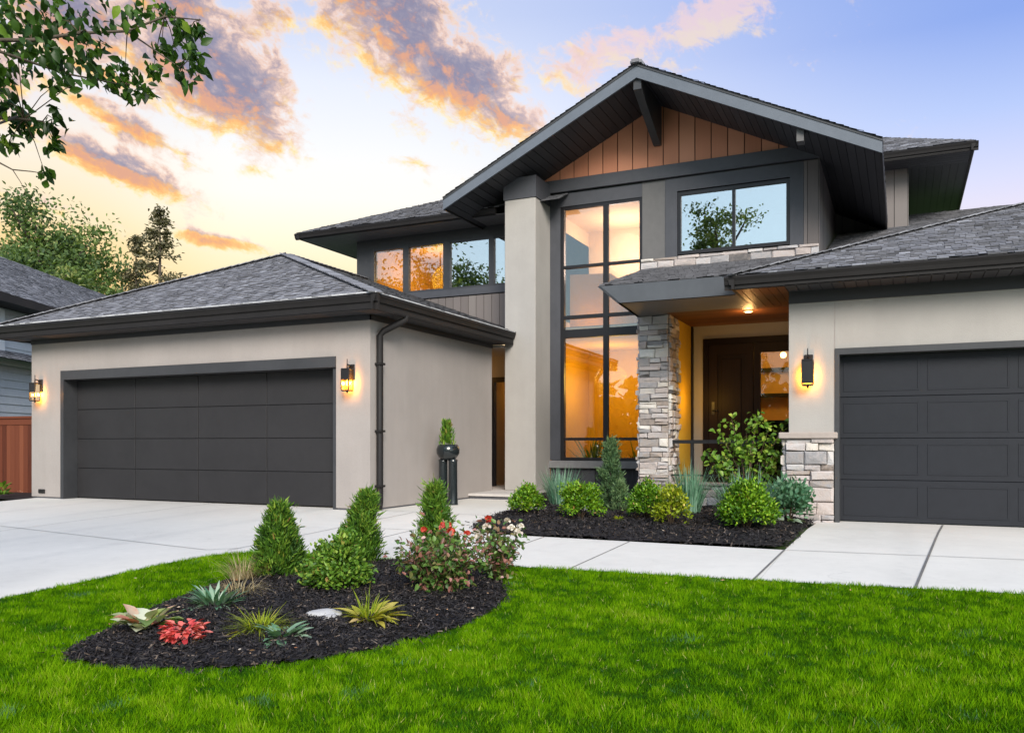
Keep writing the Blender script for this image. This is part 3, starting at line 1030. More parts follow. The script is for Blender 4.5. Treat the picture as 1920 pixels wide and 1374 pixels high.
uf = MB()
for x0, x1 in ((-4.14, -4.075), (-3.05, -2.99), (-2.02, -1.955)):
    uf.box(x0, x1, WY - .012, WY + .07, 4.86, 6.13)
for z0, z1 in ((4.86, 4.93), (6.065, 6.13)):
    for x0, x1 in ((-4.075, -3.05), (-2.99, -2.02)):
        uf.box(x0, x1, WY - .010, WY + .068, z0, z1)
ufo = uf.build('bedroom_window', M['black'], H)
for x0, x1 in ((-4.075, -3.05), (-2.99, -2.02)):
    MB().box(x0, x1, WY + .03, WY + .045, 4.93, 6.065).build('pane', M['glass_mirror'], ufo)
box_part('window_trim', M['band'], (-4.39, -4.145, WY - .035, WY + .05, 4.82, 6.15), (-1.95, -1.70, WY - .035, WY + .05, 4.82, 6.15), (-4.39, -1.70, WY - .034, WY + .05, 6.15, 6.42))
box_part('window_mullion_panel', M['panelgrey'], (-4.88, -4.395, WY - .018, WY + .01, 4.82, 6.42))
cs = planks([(-1.695, WY - .02, 4.82), (-1.43, WY - .02, 4.82), (-1.43, WY - .02, 6.42), (-1.695, WY - .02, 6.42)], (0, 0, 1), .2, .01, .012, 9)
planks([(-1.43, WY - .02, 4.3), (-1.43, 23, 4.3), (-1.43, 23, 7.0), (-1.43, WY - .02, 7.0)], (0, 0, 1), .28, .012, .015, 8, mb=cs)
cs.build('corner_siding', M['siding'], H)
sb_ = MB()
stones(sb_, (-4.9, WY - .03, 4.5), (1, 0, 0), (0, 0, 1), (0, -1, 0), 3.48, .32, 21, .10, .16, .18, .5)
sb_.box(-4.9, -1.43, WY - .028, WY + .05, 4.5, 4.82, 0.1)
sb_.build('stone_belt', M['stone'], H)
box_part('gable_beam', M['band'], (-7.2, -1.41, WY - .10, WY + .02, 6.44, 6.70))
gs = planks([(-7.25, WY - .02, 6.69), (-1.83, WY - .02, 6.69), (-4.54, WY - .02, 8.04)], (0, 0, 1), .325, .02, .022, 3)
gs.build('gable_siding', M['gable'], H)

# ---- big gable roof
RX, RZ, SL, TH, RY0, RY1 = -4.54, 8.19, .485, .23, 15.4, 24.0
XL, XR = -8.72, -.29
zl, zr = RZ - SL * (RX - XL), RZ - SL * (XR - RX)
gr = shingles([(XL, RY1, zl), (XL, RY0 - .03, zl), (RX, RY0 - .03, RZ), (RX, RY1, RZ)], (0, -1, 0), 31)
shingles([(XR, RY0 - .03, zr), (XR, RY1, zr), (RX, RY1, RZ), (RX, RY0 - .03, RZ)], (0, 1, 0), 32, mb=gr)
for i in range(40):
    y = RY0 - .05 + i * .2
    gr.obox((RX, y, RZ + .012), (RX, y + .25, RZ + .028), .22, .05, tone=random.uniform(.3, .7))
gr.box(RX - .07, RX + .07, RY0 - .10, RY0 + .1, RZ - .02, RZ + .045, .4)
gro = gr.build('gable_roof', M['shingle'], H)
rk = MB()
for xe, ze in ((XL, zl), (XR, zr)):
    rk.prism([(RX, RY0, RZ - .012), (xe, RY0, ze - .012), (xe, RY0, ze - .012 - .235), (RX, RY0, RZ - .012 - .26)], (0, .045, 0))
rk.build('rake_fascia', M['rake'], gro)
rk2 = MB()
for xe, ze, sg in ((XL, zl, -1), (XR, zr, 1)):
    rk2.prism([(RX, RY0 - .012, RZ - .004), (xe, RY0 - .012, ze - .004), (xe, RY0 - .012, ze - .05), (RX, RY0 - .012, RZ - .055)], (0, .011, 0))
rk2.build('drip_edge', M['charcoal'], gro)
sg_ = MB()
zu = lambda x: RZ - TH + .02 - SL * abs(x - RX)
planks([(XL + .01, RY0 + .046, zu(XL)), (XL + .01, RY1, zu(XL)), (RX, RY1, zu(RX)), (RX, RY0 + .046, zu(RX))], (0, 1, 0), .17, .012, .012, 5, mb=sg_)
planks([(RX, RY0 + .046, zu(RX)), (RX, RY1, zu(RX)), (XR - .01, RY1, zu(XR)), (XR - .01, RY0 + .046, zu(XR))], (0, 1, 0), .17, .012, .012, 6, mb=sg_)
sg_.build('gable_soffit', M['soffit'], gro)
for xe, ze, sg in ((XL, zl, 1), (XR, zr, -1)):
    ef = MB()
    ef.box(xe, xe + sg * .03, RY0 + .046, RY1, ze - .25, ze - .012)
    ef.build('eave_fascia', M['gutter'], gro)
br_ = MB()
br_.prism([(RX - .075, RY0 + .06, 8.0), (RX - .075, RY0 + .06, 7.72), (RX - .075, 16.86, 7.12), (RX - .075, 16.97, 7.12), (RX - .075, 16.97, 8.0)], (.15, 0, 0))
br_.build('gable_bracket', M['charcoal'], gro)
MB().box(-1.67, -1.55, 15.5, 15.72, 6.31, 6.56).build('lookout_beam', M['panelgrey'], gro)

# ---- upper left volume with the strip of four windows
UY = 17.2
box_part('upper_wall', M['charcoal'], (-12.18, -7.66, UY + .02, UY + .2, 3.4, 4.6), (-12.18, -7.66, UY + .02, UY + .2, 5.70, 6.05), (-12.18, -11.7, UY + .02, UY + .2, 4.6, 5.7),
         (-12.18, -12.0, UY + .2, 24.0, 3.4, 6.05))
us = planks([(-12.18, UY, 3.6), (-7.66, UY, 3.6), (-7.66, UY, 4.42), (-12.18, UY, 4.42)], (0, 0, 1), .2, .014, .015, 4)
us.build('upper_siding', M['siding'], H)
box_part('upper_sill_trim', M['band'], (-12.1, -7.66, UY - .05, UY + .02, 4.44, 4.60))
sw = MB()
for x0, x1 in ((-11.74, -11.64), (-10.82, -10.66), (-9.72, -9.54), (-8.53, -8.40)):
    sw.box(x0, x1, UY - .03, UY + .06, 4.6, 5.74)
for x0, x1 in ((-11.64, -10.82), (-10.66, -9.72), (-9.54, -8.53), (-8.40, -7.66)):
    sw.box(x0, x1, UY - .02, UY + .055, 5.69, 5.74)
    sw.box(x0, x1, UY - .02, UY + .055, 4.6, 4.65)
swo = sw.build('strip_window', M['charcoal'], H)
for i, (x0, x1) in enumerate(((-11.64, -10.82), (-10.66, -9.72), (-9.54, -8.53), (-8.40, -7.66))):
    MB().box(x0, x1, UY + .02, UY + .035, 4.65, 5.69).build('pane', M['glass_warm'] if i < 2 else M['glass_mirror'], swo)
ULX, ULY, ULZ = -13.39, 16.4, 6.14
ur = shingles([(ULX, ULY, ULZ), (-6.5, ULY, ULZ), (-6.5, ULY + 3, ULZ + 1.35), (ULX + 3, ULY + 3, ULZ + 1.35)], (1, 0, 0), 41)
shingles([(ULX, 24, ULZ), (ULX, ULY, ULZ), (ULX + 3, ULY + 3, ULZ + 1.35), (ULX + 3, 24, ULZ + 1.35)], (0, -1, 0), 42, mb=ur)
uro = ur.build('upper_roof', M['shingle'], H)
gutter('gutter', ULX - .05, ULY, -8.0, ULY, (0, -1), ULZ, .15, parent=uro)
gutter('gutter', ULX, ULY, ULX, 24, (-1, 0), ULZ, .15, parent=uro)
us_ = planks([(ULX + .04, ULY + .05, 6.0), (ULX + .04, UY + .1, 6.0), (-7.0, UY + .1, 6.0), (-7.0, ULY + .05, 6.0)], (1, 0, 0), .16, .008, .008)
planks([(ULX + .04, UY + .1, 6.0), (ULX + .04, 24, 6.0), (-12.1, 24, 6.0), (-12.1, UY + .1, 6.0)], (0, 1, 0), .16, .008, .008, mb=us_)
us_.build('soffit', M['panelgrey'], uro)  # paler than the charcoal soffits: bounced light put into the colour

# ---- upper right volume behind the gable
VX, VY, VZ = 1.45, 20.5, 7.5
vr = shingles([(-2.5, VY, VZ), (VX, VY, VZ), (VX - 2.6, VY + 2.6, VZ + 1.33), (-2.5, VY + 2.6, VZ + 1.33)], (1, 0, 0), 51)
shingles([(VX, VY, VZ), (VX, 28, VZ), (VX - 2.6, 28, VZ + 1.33), (VX - 2.6, VY + 2.6, VZ + 1.33)], (0, 1, 0), 52, mb=vr)
vro = vr.build('rear_roof', M['shingle'], H)
gutter('gutter', -2.5, VY, VX + .05, VY, (0, -1), VZ, .19, parent=vro)
gutter('gutter', VX, VY, VX, 28, (1, 0), VZ, .19, parent=vro)
vs_ = planks([(-2.5, VY + .05, VZ - .17), (-2.5, 21.4, VZ - .17), (VX - .05, 21.4, VZ - .17), (VX - .05, VY + .05, VZ - .17)], (1, 0, 0), .16, .008, .008)
planks([(.05, 21.4, VZ - .17), (.05, 28, VZ - .17), (VX - .05, 28, VZ - .17), (VX - .05, 21.4, VZ - .17)], (0, 1, 0), .16, .008, .008, mb=vs_)
vs_.build('soffit', M['soffit'], vro)
vw = planks([(-2.4, 21.3, 4.3), (.13, 21.3, 4.3), (.13, 21.3, 7.32), (-2.4, 21.3, 7.32)], (0, 0, 1), .28, .014, .016, 14)
planks([(.13, 21.3, 4.3), (.13, 28, 4.3), (.13, 28, 7.32), (.13, 21.3, 7.32)], (0, 0, 1), .28, .014, .016, 15, mb=vw)
vw.build('rear_siding', M['siding'], H)

# ---- right garage
FY = 12.5
box_part('front_garage_wall', M['stucco_pale'], (-1.45, -.84, FY, FY + .3, 1.0, 3.2), (-.84, 2.47, FY, FY + .3, 2.33, 3.2), (2.47, 5.2, FY, FY + .3, -.1, 3.2),
         (-1.45, -1.2, FY + .3, 15.6, .0, 3.2), (-1.4, -.84, FY + .04, FY + .3, -.1, 1.0))
gd2 = garage_door(-.79, 2.39, FY + .20, -.07, 2.24, 3, M['door2'], 1)
box_part('door_frame', M['charcoal'], (-.84, -.78, FY - .015, FY + .3, -.09, 2.33), (2.38, 2.47, FY - .015, FY + .3, -.09, 2.33), (-.78, 2.38, FY - .015, FY + .3, 2.245, 2.33), parent=gd2)
ps = MB()
stones(ps, (-1.49, FY - .02, -.12), (1, 0, 0), (0, 0, 1), (0, -1, 0), .64, 1.2, 61, .07, .21, .13, .36)
stones(ps, (-1.49, FY + 1.4, -.12), (0, -1, 0), (0, 0, 1), (-1, 0, 0), 1.42, 1.2, 62)
ps.box(-1.485, -.86, FY - .015, FY + .03, -.12, 1.08, .1)
ps.build('stone_pier', M['stone'], H)
MB().box(-1.58, -.80, FY - .11, FY + .02, 1.08, 1.17, bev=.012).build('pier_cap', M['cap'], H)
MB().box(-.846, -.834, FY - .004, FY + .01, 2.34, 2.985).build('control_joint', M['stucco'], H)
FE = 11.9
fr_ = shingles([(-2.2, FE, 3.34), (6.4, FE, 3.34), (4.8, FE + 7, 3.34 + 2.73), (4.8, FE + 7, 6.07)][:3] + [(-2.2 + 7, FE + 7, 6.07)], (1, 0, 0), 63) if False else \
    shingles([(-2.2, FE, 3.34), (9.0, FE, 3.34), (9.0, FE + 7, 6.07), (4.8, FE + 7, 6.07)], (1, 0, 0), 63)
shingles([(-2.2, 18.9, 3.34), (-2.2, FE, 3.34), (4.8, 18.9, 6.07)], (0, -1, 0), 64, mb=fr_)
A, B = Vector((-2.2, FE, 3.34)), Vector((4.8, FE + 7, 6.07))
k = int((B - A).length / .16)
for i in range(k):
    p, q = A.lerp(B, i / k), A.lerp(B, (i + 1.12) / k)
    fr_.obox(p + Vector((0, 0, .012)), q + Vector((0, 0, .026)), .24, .014, tone=random.uniform(.2, .7))
fro = fr_.build('front_garage_roof', M['shingle'], H)
gutter('gutter', -2.25, FE, 6.0, FE, (0, -1), 3.345, .19, parent=fro)
gutter('gutter', -2.2, FE, -2.2, 13.2, (-1, 0), 3.345, .19, parent=fro)
f2 = planks([(-1.45, FE + .05, 3.17), (-1.45, FY, 3.17), (6, FY, 3.17), (6, FE + .05, 3.17)], (0, 1, 0), .15, .012, .012)
f2.box(-1.45, 5.2, FY - .03, FY - .004, 2.99, 3.17, .5)
f2.build('soffit', M['soffit'], fro)
f3 = planks([(-2.16, FE + .05, 3.165), (-2.16, 13.6, 3.165), (-1.455, 13.6, 3.165), (-1.455, FE + .05, 3.165)], (0, 1, 0), .12, .008, .008)
f3.build('cedar_soffit', M['wood'], fro)
# low roof planes behind the hip (seen past the bay wall)
bk = shingles([(-1.35, 17.0, 4.55), (8, 17.0, 4.55), (8, 24.0, 6.9), (-1.35, 24.0, 6.9)], (1, 0, 0), 65)
bk.build('back_roof', M['shingle'], H)

# ---- entry porch
pr_ = shingles([(-4.25, 12.4, 3.45), (-1.7, 12.4, 3.45), (-1.4, 17.0, 4.62), (-4.88, 17.0, 4.62)], (1, 0, 0), 71)
pro = pr_.build('porch_roof', M['shingle'], H)
pf = MB()
q = [(-4.27, 12.38, 3.44), (-1.9, 12.38, 3.44), (-1.9, 12.47, 3.18), (-3.98, 12.47, 3.18)]
pf.prism([Vector(p) for p in q], (0, .06, 0))
pf.prism([(-4.27, 12.38, 3.44), (-3.98, 12.47, 3.18), (-4.35, 16.9, 3.18), (-4.9, 16.98, 4.60)], (.05, 0, 0))
pf.build('porch_fascia', M['porchband'], pro)
pu = MB()
pu.add([(-3.98, 12.47, 3.18), (-4.35, 16.9, 3.18), (-3.54, 16.9, 3.18), (-3.54, 13.75, 3.18), (-2.1, 13.75, 3.18), (-2.1, 12.47, 3.18)], [(0, 1, 2, 3), (0, 3, 4, 5)])
pu.build('porch_soffit', M['panelgrey'], pro)
pc = planks([(-3.54, 13.75, 3.19), (-3.54, 15.6, 3.19), (-1.455, 15.6, 3.19), (-1.455, 13.75, 3.19)], (1, 0, 0), .12, .008, .008)
pc.build('porch_ceiling', M['wood'], pro)
dl = MB()
dl.lathe((-2.27, 14.1, 3.165), [(.075, 0.015), (.085, .006), (.07, 0), (.055, .004)], 20)
dlo = dl.build('ceiling_light', M['cap'], pro)
MB().lathe((-2.27, 14.1, 3.158), [(.052, 0.0), (.052, .006)], 20).build('lens', M['downlight'], dlo)
box_part('porch_floor', M['step'], (-3.5, -1.45, 14.2, 15.6, -.1, .10))
box_part('porch_wall', M['stucco_pale'], (-3.54, -3.32, 15.6, 15.8, .1, 3.22), (-3.32, -1.45, 15.6, 15.8, 2.94, 3.22))
box_part('glow_tinted_wall', M['plaster_amber_glow'], (-3.66, -3.545, 14.6, 17.0, -.1, 3.22))  # orange lamplight on this wall is put into its colour
box_part('corner_trim', M['black'], (-3.54, -3.50, 15.55, 15.60, .1, 3.19))
fd = MB()
fd.box(-3.32, -3.22, 15.56, 15.72, .1, 2.94, .2)
fd.box(-3.22, -1.46, 15.56, 15.72, 2.83, 2.94, .2)
fdo = fd.build('front_door', M['doorwood'], H)
ll = MB()
ll.box(-3.22, -2.42, 15.62, 15.67, .1, 2.83, .5)
for x0, x1, z0, z1 in ((-3.22, -3.06, .1, 2.83), (-2.57, -2.43, .1, 2.83), (-3.06, -2.57, .1, .4), (-3.06, -2.57, 2.64, 2.83)):
    ll.box(x0, x1, 15.59, 15.621, z0, z1, .6)
ll.box(-2.99, -2.64, 15.606, 15.622, .48, 2.56, .55, bev=.006)
llo = ll.build('door_leaf', M['doorwood'], fdo)
hd = MB()
hd.tube([(-2.5, 15.53, 1.05), (-2.5, 15.53, 1.5)], .013, 8)
hd.box(-2.515, -2.485, 15.53, 15.59, 1.08, 1.11)
hd.box(-2.515, -2.485, 15.53, 15.59, 1.44, 1.47)
hd.build('pull_handle', M['metal'], llo)
hd = MB()
hd.box(-3.165, -3.115, 15.575, 15.59, 1.55, 1.78)
hd.tube([(-3.14, 15.58, 1.62), (-3.14, 15.545, 1.62), (-3.05, 15.545, 1.62)], .011, 8)
hd.build('lock', M['metal'], llo)
rl = MB()
for x0, x1, z0, z1 in ((-2.41, -2.30, .1, 2.83), (-1.60, -1.46, .1, 2.83), (-2.30, -1.60, .1, .34), (-2.30, -1.60, 2.66, 2.83)):
    rl.box(x0, x1, 15.59, 15.67, z0, z1, .5)
rlo = rl.build('door_leaf', M['doorwood'], fdo)
MB().box(-2.30, -1.60, 15.63, 15.642, .34, 2.66).build('glazing', M['glass_door'], rlo)
sc_ = MB()
CX0, CX1, CY0, CY1 = -4.06, -3.56, 13.97, 14.62
stones(sc_, (CX0, CY0, -.14), (1, 0, 0), (0, 0, 1), (0, -1, 0), CX1 - CX0, 3.32, 81, .065, .16, .13, .38)
stones(sc_, (CX1, CY0, -.14), (0, 1, 0), (0, 0, 1), (1, 0, 0), CY1 - CY0, 3.32, 82, .065, .16, .13, .36)
stones(sc_, (CX0, CY1, -.14), (0, -1, 0), (0, 0, 1), (-1, 0, 0), CY1 - CY0, 3.32, 83, .055, .13, .12, .3)
sc_.box(CX0 + .004, CX1 - .004, CY0 + .004, CY1 - .004, -.14, 3.175, .1)
sc_.build('stone_column', M['stone'], H)
lw = MB()
stones(lw, (-3.52, 13.93, -.16), (1, 0, 0), (0, 0, 1), (0, -1, 0), 2.06, .48, 84, .09, .17, .18, .5)
lw.box(-3.52, -1.47, 13.94, 14.18, -.16, .32, .1)
lwo = lw.build('low_stone_wall', M['stone'], H)
MB().box(-3.53, -1.5, 13.86, 14.19, .325, .37, bev=.008).build('wall_cap', M['cap'], lwo)
rg = MB()
rg.box(-3.52, -1.49, 13.985, 14.045, 1.015, 1.075)
rg.box(-3.52, -1.49, 14.0, 14.03, .47, .50)
for x in (-3.17, -2.34):
    rg.box(x - .025, x + .025, 13.99, 14.04, .37, 1.015)
rg.build('porch_railing', M['metal'], H)


# ---- rooms behind the glass
def room(name, x0, x1, y0, y1, z0, z1, m, fm=None):
    """inside faces of a lit room, open towards the glass"""
    mb = MB()
    mb.add([(x0, y1, z0), (x1, y1, z0), (x1, y1, z1), (x0, y1, z1)], [(0, 1, 2, 3)])
    mb.add([(x0, y0, z0), (x0, y1, z0), (x0, y1, z1), (x0, y0, z1)], [(0, 1, 2, 3)])
    mb.add([(x1, y1, z0), (x1, y0, z0), (x1, y0, z1), (x1, y1, z1)], [(0, 1, 2, 3)])
    mb.add([(x0, y0, z1), (x0, y1, z1), (x1, y1, z1), (x1, y0, z1)], [(0, 1, 2, 3)])
    o = mb.build(name, m, H)
    f = MB()
    f.add([(x0, y0, z0), (x1, y0, z0), (x1, y1, z0), (x0, y1, z0)], [(0, 1, 2, 3)])
    f.build('room_floor', fm or M['floorwood'], o)
    return o


def lamp(loc, e, col=(1, .55, .16), r_=.12, spot=None):
    d = bpy.data.lights.new('room_lamp', 'POINT')
    d.energy = e
    d.color = col
    d.shadow_soft_size = r_
    o = bpy.data.objects.new('room_lamp', d)
    COL.objects.link(o)
    o.location = loc
    return o


rm = room('lower_hall', -7.2, -3.7, WY + .22, 20.2, .1, 3.33, M['plaster_amber_glow'])
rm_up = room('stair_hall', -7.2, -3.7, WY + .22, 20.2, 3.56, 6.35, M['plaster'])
inn = MB()
inn.box(-5.45, -5.05, 19.2, 19.4, .1, 3.3)            # inner pier
inn.build('inner_wall', M['plaster_amber_glow'], rm)
MB().box(-7.19, -3.71, WY + .25, 20.19, 3.335, 3.55).build('light_divider', M['plaster'], rm_up)  # added floor that keeps the upper and lower lamp colours apart
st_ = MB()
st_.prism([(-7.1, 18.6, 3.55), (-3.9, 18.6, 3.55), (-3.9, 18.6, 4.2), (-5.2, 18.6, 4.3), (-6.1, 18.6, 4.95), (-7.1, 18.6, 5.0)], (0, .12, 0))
st_.build('reflection_silhouette', M['silhouette'], rm_up)  # made-up shape standing in for orange silhouettes reflected in the panes
lamp((-6.2, 18.9, 2.5), 50, (1, .61, .10), .4)
lamp((-5.9, 19.2, 5.5), 105, (1, .80, .72), .5)
lamp((-6.5, 18.1, 3.9), 9, (1, .5, .06), .3)
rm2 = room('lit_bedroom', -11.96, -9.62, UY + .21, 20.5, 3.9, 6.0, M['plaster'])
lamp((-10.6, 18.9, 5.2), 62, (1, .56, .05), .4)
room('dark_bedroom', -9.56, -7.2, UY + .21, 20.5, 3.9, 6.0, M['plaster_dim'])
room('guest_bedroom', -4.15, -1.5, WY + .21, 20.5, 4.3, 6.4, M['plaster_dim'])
rm3 = room('entrance_hall', -3.3, -1.47, 15.82, 19.5, .1, 3.1, M['plaster'])
fu = MB()
fu.box(-2.75, -1.75, 17.0, 17.4, .1, 1.42)
fu.box(-2.8, -1.7, 16.96, 17.44, 1.42, 1.47)
fu.build('dark_fill_cabinet', M['doorwood'], rm3)  # added dark block that darkens the lower door glass
fu = MB()
fu.box(-3.2, -1.5, 19.15, 19.48, 2.05, 2.12)
fu.box(-3.2, -1.5, 19.15, 19.48, 2.62, 2.68)
fu.box(-3.2, -3.1, 19.14, 19.47, 1.4, 2.7)
fu.build('wall_shelf', M['doorwood'], rm3)

for p in ((-2.02, 18.0, 2.42), (-2.1, 17.2, 2.75)):
    MB().blob(p, (.06, .06, .06), 1, 0, 2).build('pendant_globe', M['bulb'], rm3)
lamp((-2.5, 18.2, 2.75), 16, (1, .55, .08))
lamp((-9.2, 16.9, 2.6), 6, (1, .48, .12), .08)
lamp((-2.27, 14.1, 3.05), 7.5, (1, .54, .18), .06)
lamp((-3.15, 14.95, 1.8), 7.0, (1, .52, .06), .08)
rm4 = room('side_entry_hall', -8.7, -7.5, 17.76, 20.0, .03, 3.0, M['plaster'])
lamp((-8.5, 18.9, 2.2), 5, (1, .55, .08))


# ================================================================= wall lanterns
def lantern(x, y, z, label, first=None, plate=0.0):
    r_ = empty('wall_lantern', (x, y, z), label, 'wall lamp', 'lit lanterns beside the garage doors')
    if first is not None:
        for ch in first.children:
            c = ch.copy()
            COL.objects.link(c)
            c.parent = r_
        return r_
    bp = MB().box(x - .06, x + .06, y - .02, y, z + .0, z + .26, bev=.006)
    bp.tube([(x, y - .02, z + .21), (x, y - .10, z + .25), (x, y - .13, z + .24)], .012, 8)
    bp.tube([(x, y - .13, z + .18), (x, y - .13, z + .34)], [.012, .006], 8)
    bp.build('bracket', M['metal'], r_)
    bd = MB()
    bd.box(x - .075, x + .075, y - .205, y - .055, z + .16, z + .185, bev=.005)
    bd.box(x - .07, x + .07, y - .20, y - .06, z - .185, z - .165, bev=.004)
    for sx in (-1, 1):
        for yy in (y - .2, y - .06):
            bd.box(x + sx * .07 - .007, x + sx * .07 + .007, yy - .007 + (.007 if yy < y - .1 else -.007), yy + .007 + (.007 if yy < y - .1 else -.007), z - .165, z + .16)
    bd.box(x - .063, x + .063, y - .197, y - .192, z + plate, z + .16)
    bd.tube([(x, y - .13, z - .185), (x, y - .13, z - .215)], [.02, .008], 8)
    bd.build('cage', M['metal'], r_)
    MB().box(x - .061, x + .061, y - .191, y - .069, z - .163, z + .158).build('glass_shade', M['glass_lamp'], r_)
    bl = MB()
    bl.blob((x, y - .13, z - .055), (.026, .026, .045), 1, 0, 2)
    bl.build('bulb', M['bulb'], r_)
    return r_


l1 = lantern(-8.183, GY, 2.05, 'small black lantern glowing right of the wide garage door')
lantern(-15.77, GY, 2.05, 'small black lantern glowing at the left end of the wide garage, near the fence', l1)
l3 = lantern(-1.185, FY, 2.0, 'small black lantern glowing above the stone pier, left of the blue-black garage door', None, -.15)
for (x, y, z) in ((-8.183, GY, 2.05), (-15.77, GY, 2.05), (-1.185, FY, 2.0)):
    lamp((x, y - .085, z - .05), 14.0, (1, .42, .05), .02)


# ================================================================= planting beds
ISL = [(-4.82, 3.62), (-4.98, 3.89), (-5.11, 4.29), (-5.37, 4.92), (-5.48, 5.3), (-5.61, 5.86), (-5.65, 6.26), (-5.38, 6.97), (-4.74, 7.40), (-3.97, 7.45), (-3.55, 7.18), (-3.04, 6.51),
       (-2.82, 5.9), (-2.78, 5.29), (-2.91, 4.78), (-3.15, 4.29), (-3.43, 3.94), (-3.86, 3.69), (-4.29, 3.53), (-4.62, 3.54)]
FBED = [(-5.22, 10.02), (-4.95, 9.74), (-4.6, 9.65), (-1.17, 9.55), (-1.09, 12.3), (-1.3, 12.45), (-1.5, 12.45), (-1.5, 13.93), (-3.5, 13.93), (-4.06, 13.95), (-4.1, 16.98), (-6.85, 16.98), (-6.85, 14.85), (-6.2, 14.6), (-5.70, 12.3), (-5.40, 10.4)]


def smooth_ring(pts, n=3):
    for _ in range(n):
        out = []
        for i in range(len(pts)):
            a, c = pts[i], pts[(i + 1) % len(pts)]
            out += [(a[0] * .75 + c[0] * .25, a[1] * .75 + c[1] * .25), (a[0] * .25 + c[0] * .75, a[1] * .25 + c[1] * .75)]
        pts = out
    return pts


def inside(pts, X, Y):
    r_ = np.zeros(len(X), bool)
    for i in range(len(pts)):
        (x1, y1), (x2, y2) = pts[i], pts[(i + 1) % len(pts)]
        c = (y1 > Y) != (y2 > Y)
        with np.errstate(divide='ignore', invalid='ignore'):
            xi = (x2 - x1) * (Y - y1) / (y2 - y1 + 1e-12) + x1
        r_ ^= c & (X < xi)
    return r_


def gza(Y):
    return -.08 - .035 * np.maximum(0, 11.4 - np.maximum(Y, -9.0))


def edge_dist(pts, X, Y):
    d = np.full(len(X), 9.0)
    for i in range(len(pts)):
        (x1, y1), (x2, y2) = pts[i], pts[(i + 1) % len(pts)]
        ex, ey = x2 - x1, y2 - y1
        t = np.clip(((X - x1) * ex + (Y - y1) * ey) / (ex * ex + ey * ey + 1e-9), 0, 1)
        d = np.minimum(d, np.hypot(X - x1 - t * ex, Y - y1 - t * ey))
    return d


ISL_S = smooth_ring(ISL, 2)


def mulch(name, pts, nchip, label, size=.035, mound=.05):
    xs, ys = [p[0] for p in pts], [p[1] for p in pts]
    # base mound as a grid clipped to the outline
    st = .06
    gx, gy = np.meshgrid(np.arange(min(xs), max(xs) + st, st), np.arange(min(ys), max(ys) + st, st))
    h, w = gx.shape
    ins = inside(pts, gx.ravel(), gy.ravel())
    ed = edge_dist(pts, gx.ravel(), gy.ravel())
    hz = gza(gy.ravel()) + .008 + mound * np.clip(ed / .5, 0, 1) ** .6 + rng.normal(0, .006, gx.size)
    V = np.stack([gx.ravel(), gy.ravel(), hz], 1)
    idx = np.arange(h * w).reshape(h, w)
    F = np.stack([idx[:-1, :-1], idx[:-1, 1:], idx[1:, 1:], idx[1:, :-1]], -1).reshape(-1, 4)
    F = F[ins[F].all(1)]
    base = npmesh(name, V, F, np.full(len(F), .3), M['mulch'], origin=(0, 0, 0))
    base['kind'] = 'stuff'
    # loose chips
    X = rng.uniform(min(xs), max(xs), nchip * 3)
    Y = rng.uniform(min(ys), max(ys), nchip * 3)
    k = inside(pts, X, Y)
    spill = ~k & (edge_dist(pts, X, Y) < rng.exponential(.035, len(X)))
    X, Y = np.concatenate([X[k][:nchip], X[spill][:500]]), np.concatenate([Y[k][:nchip], Y[spill][:500]])
    n = len(X)
    ed = edge_dist(pts, X, Y) * inside(pts, X, Y)
    Z = gza(Y) + .014 + mound * np.clip(ed / .5, 0, 1) ** .6 + rng.uniform(0, .02, n)
    D = unit(n)
    D[:, 2] *= .45
    D /= np.linalg.norm(D, axis=1, keepdims=True)
    N = np.tile([0, 0, 1.0], (n, 1)) + rng.normal(0, .55, (n, 3))
    S = np.cross(D, N)
    S /= np.linalg.norm(S, axis=1, keepdims=True)
    L = (size * rng.uniform(.5, 1.6, n))[:, None]
    Wd = (size * rng.uniform(.15, .4, n))[:, None]
    P = np.stack([X, Y, Z], 1)
    V = np.stack([P - D * L / 2 - S * Wd / 2, P + D * L / 2 - S * Wd * .35, P + D * L * .45 + S * Wd / 2, P - D * L * .45 + S * Wd * .4], 1).reshape(-1, 3)
    F = np.arange(4 * n).reshape(-1, 4)
    tone = np.clip(rng.normal(.45, .22, n), 0, .95)
    odd = rng.random(n) < .06
    tone[odd] = rng.uniform(.85, 1.0, odd.sum())
    o = npmesh('mulch_chips', V, F, tone, M['mulch'], origin=(0, 0, 0))
    o['kind'] = 'stuff'


mulch('mulch', ISL_S, 34000, '', .034, .07)
mulch('mulch', FBED, 26000, '', .045, .07)


def litter(pts, n):
    """a few fallen leaves on the mulch"""
    xs, ys = [p[0] for p in pts], [p[1] for p in pts]
    X, Y = rng.uniform(min(xs), max(xs), n * 4), rng.uniform(min(ys), max(ys), n * 4)
    k = inside(pts, X, Y)
    X, Y = X[k][:n], Y[k][:n]
    m = len(X)
    D = unit(m)
    D[:, 2] *= .2
    N = np.tile([0, 0, 1.0], (m, 1)) + rng.normal(0, .3, (m, 3))
    root = bpy.data.objects.new('leaf_litter', None)
    P = np.stack([X, Y, gza(Y) + .085], 1)
    ORG['__w'] = Vector((0, 0, 0))
    S = np.cross(D, N)
    S /= np.linalg.norm(S, axis=1, keepdims=True)
    L = rng.uniform(.02, .05, m)[:, None]
    V = np.stack([P, P + D * L * .5 + S * L * .28, P + D * L, P + D * L * .5 - S * L * .28], 1).reshape(-1, 3)
    o = npmesh('leaf_litter', V, np.arange(4 * m).reshape(-1, 4), rng.random(m), M['litter'], origin=(0, 0, 0))
    o['kind'] = 'stuff'


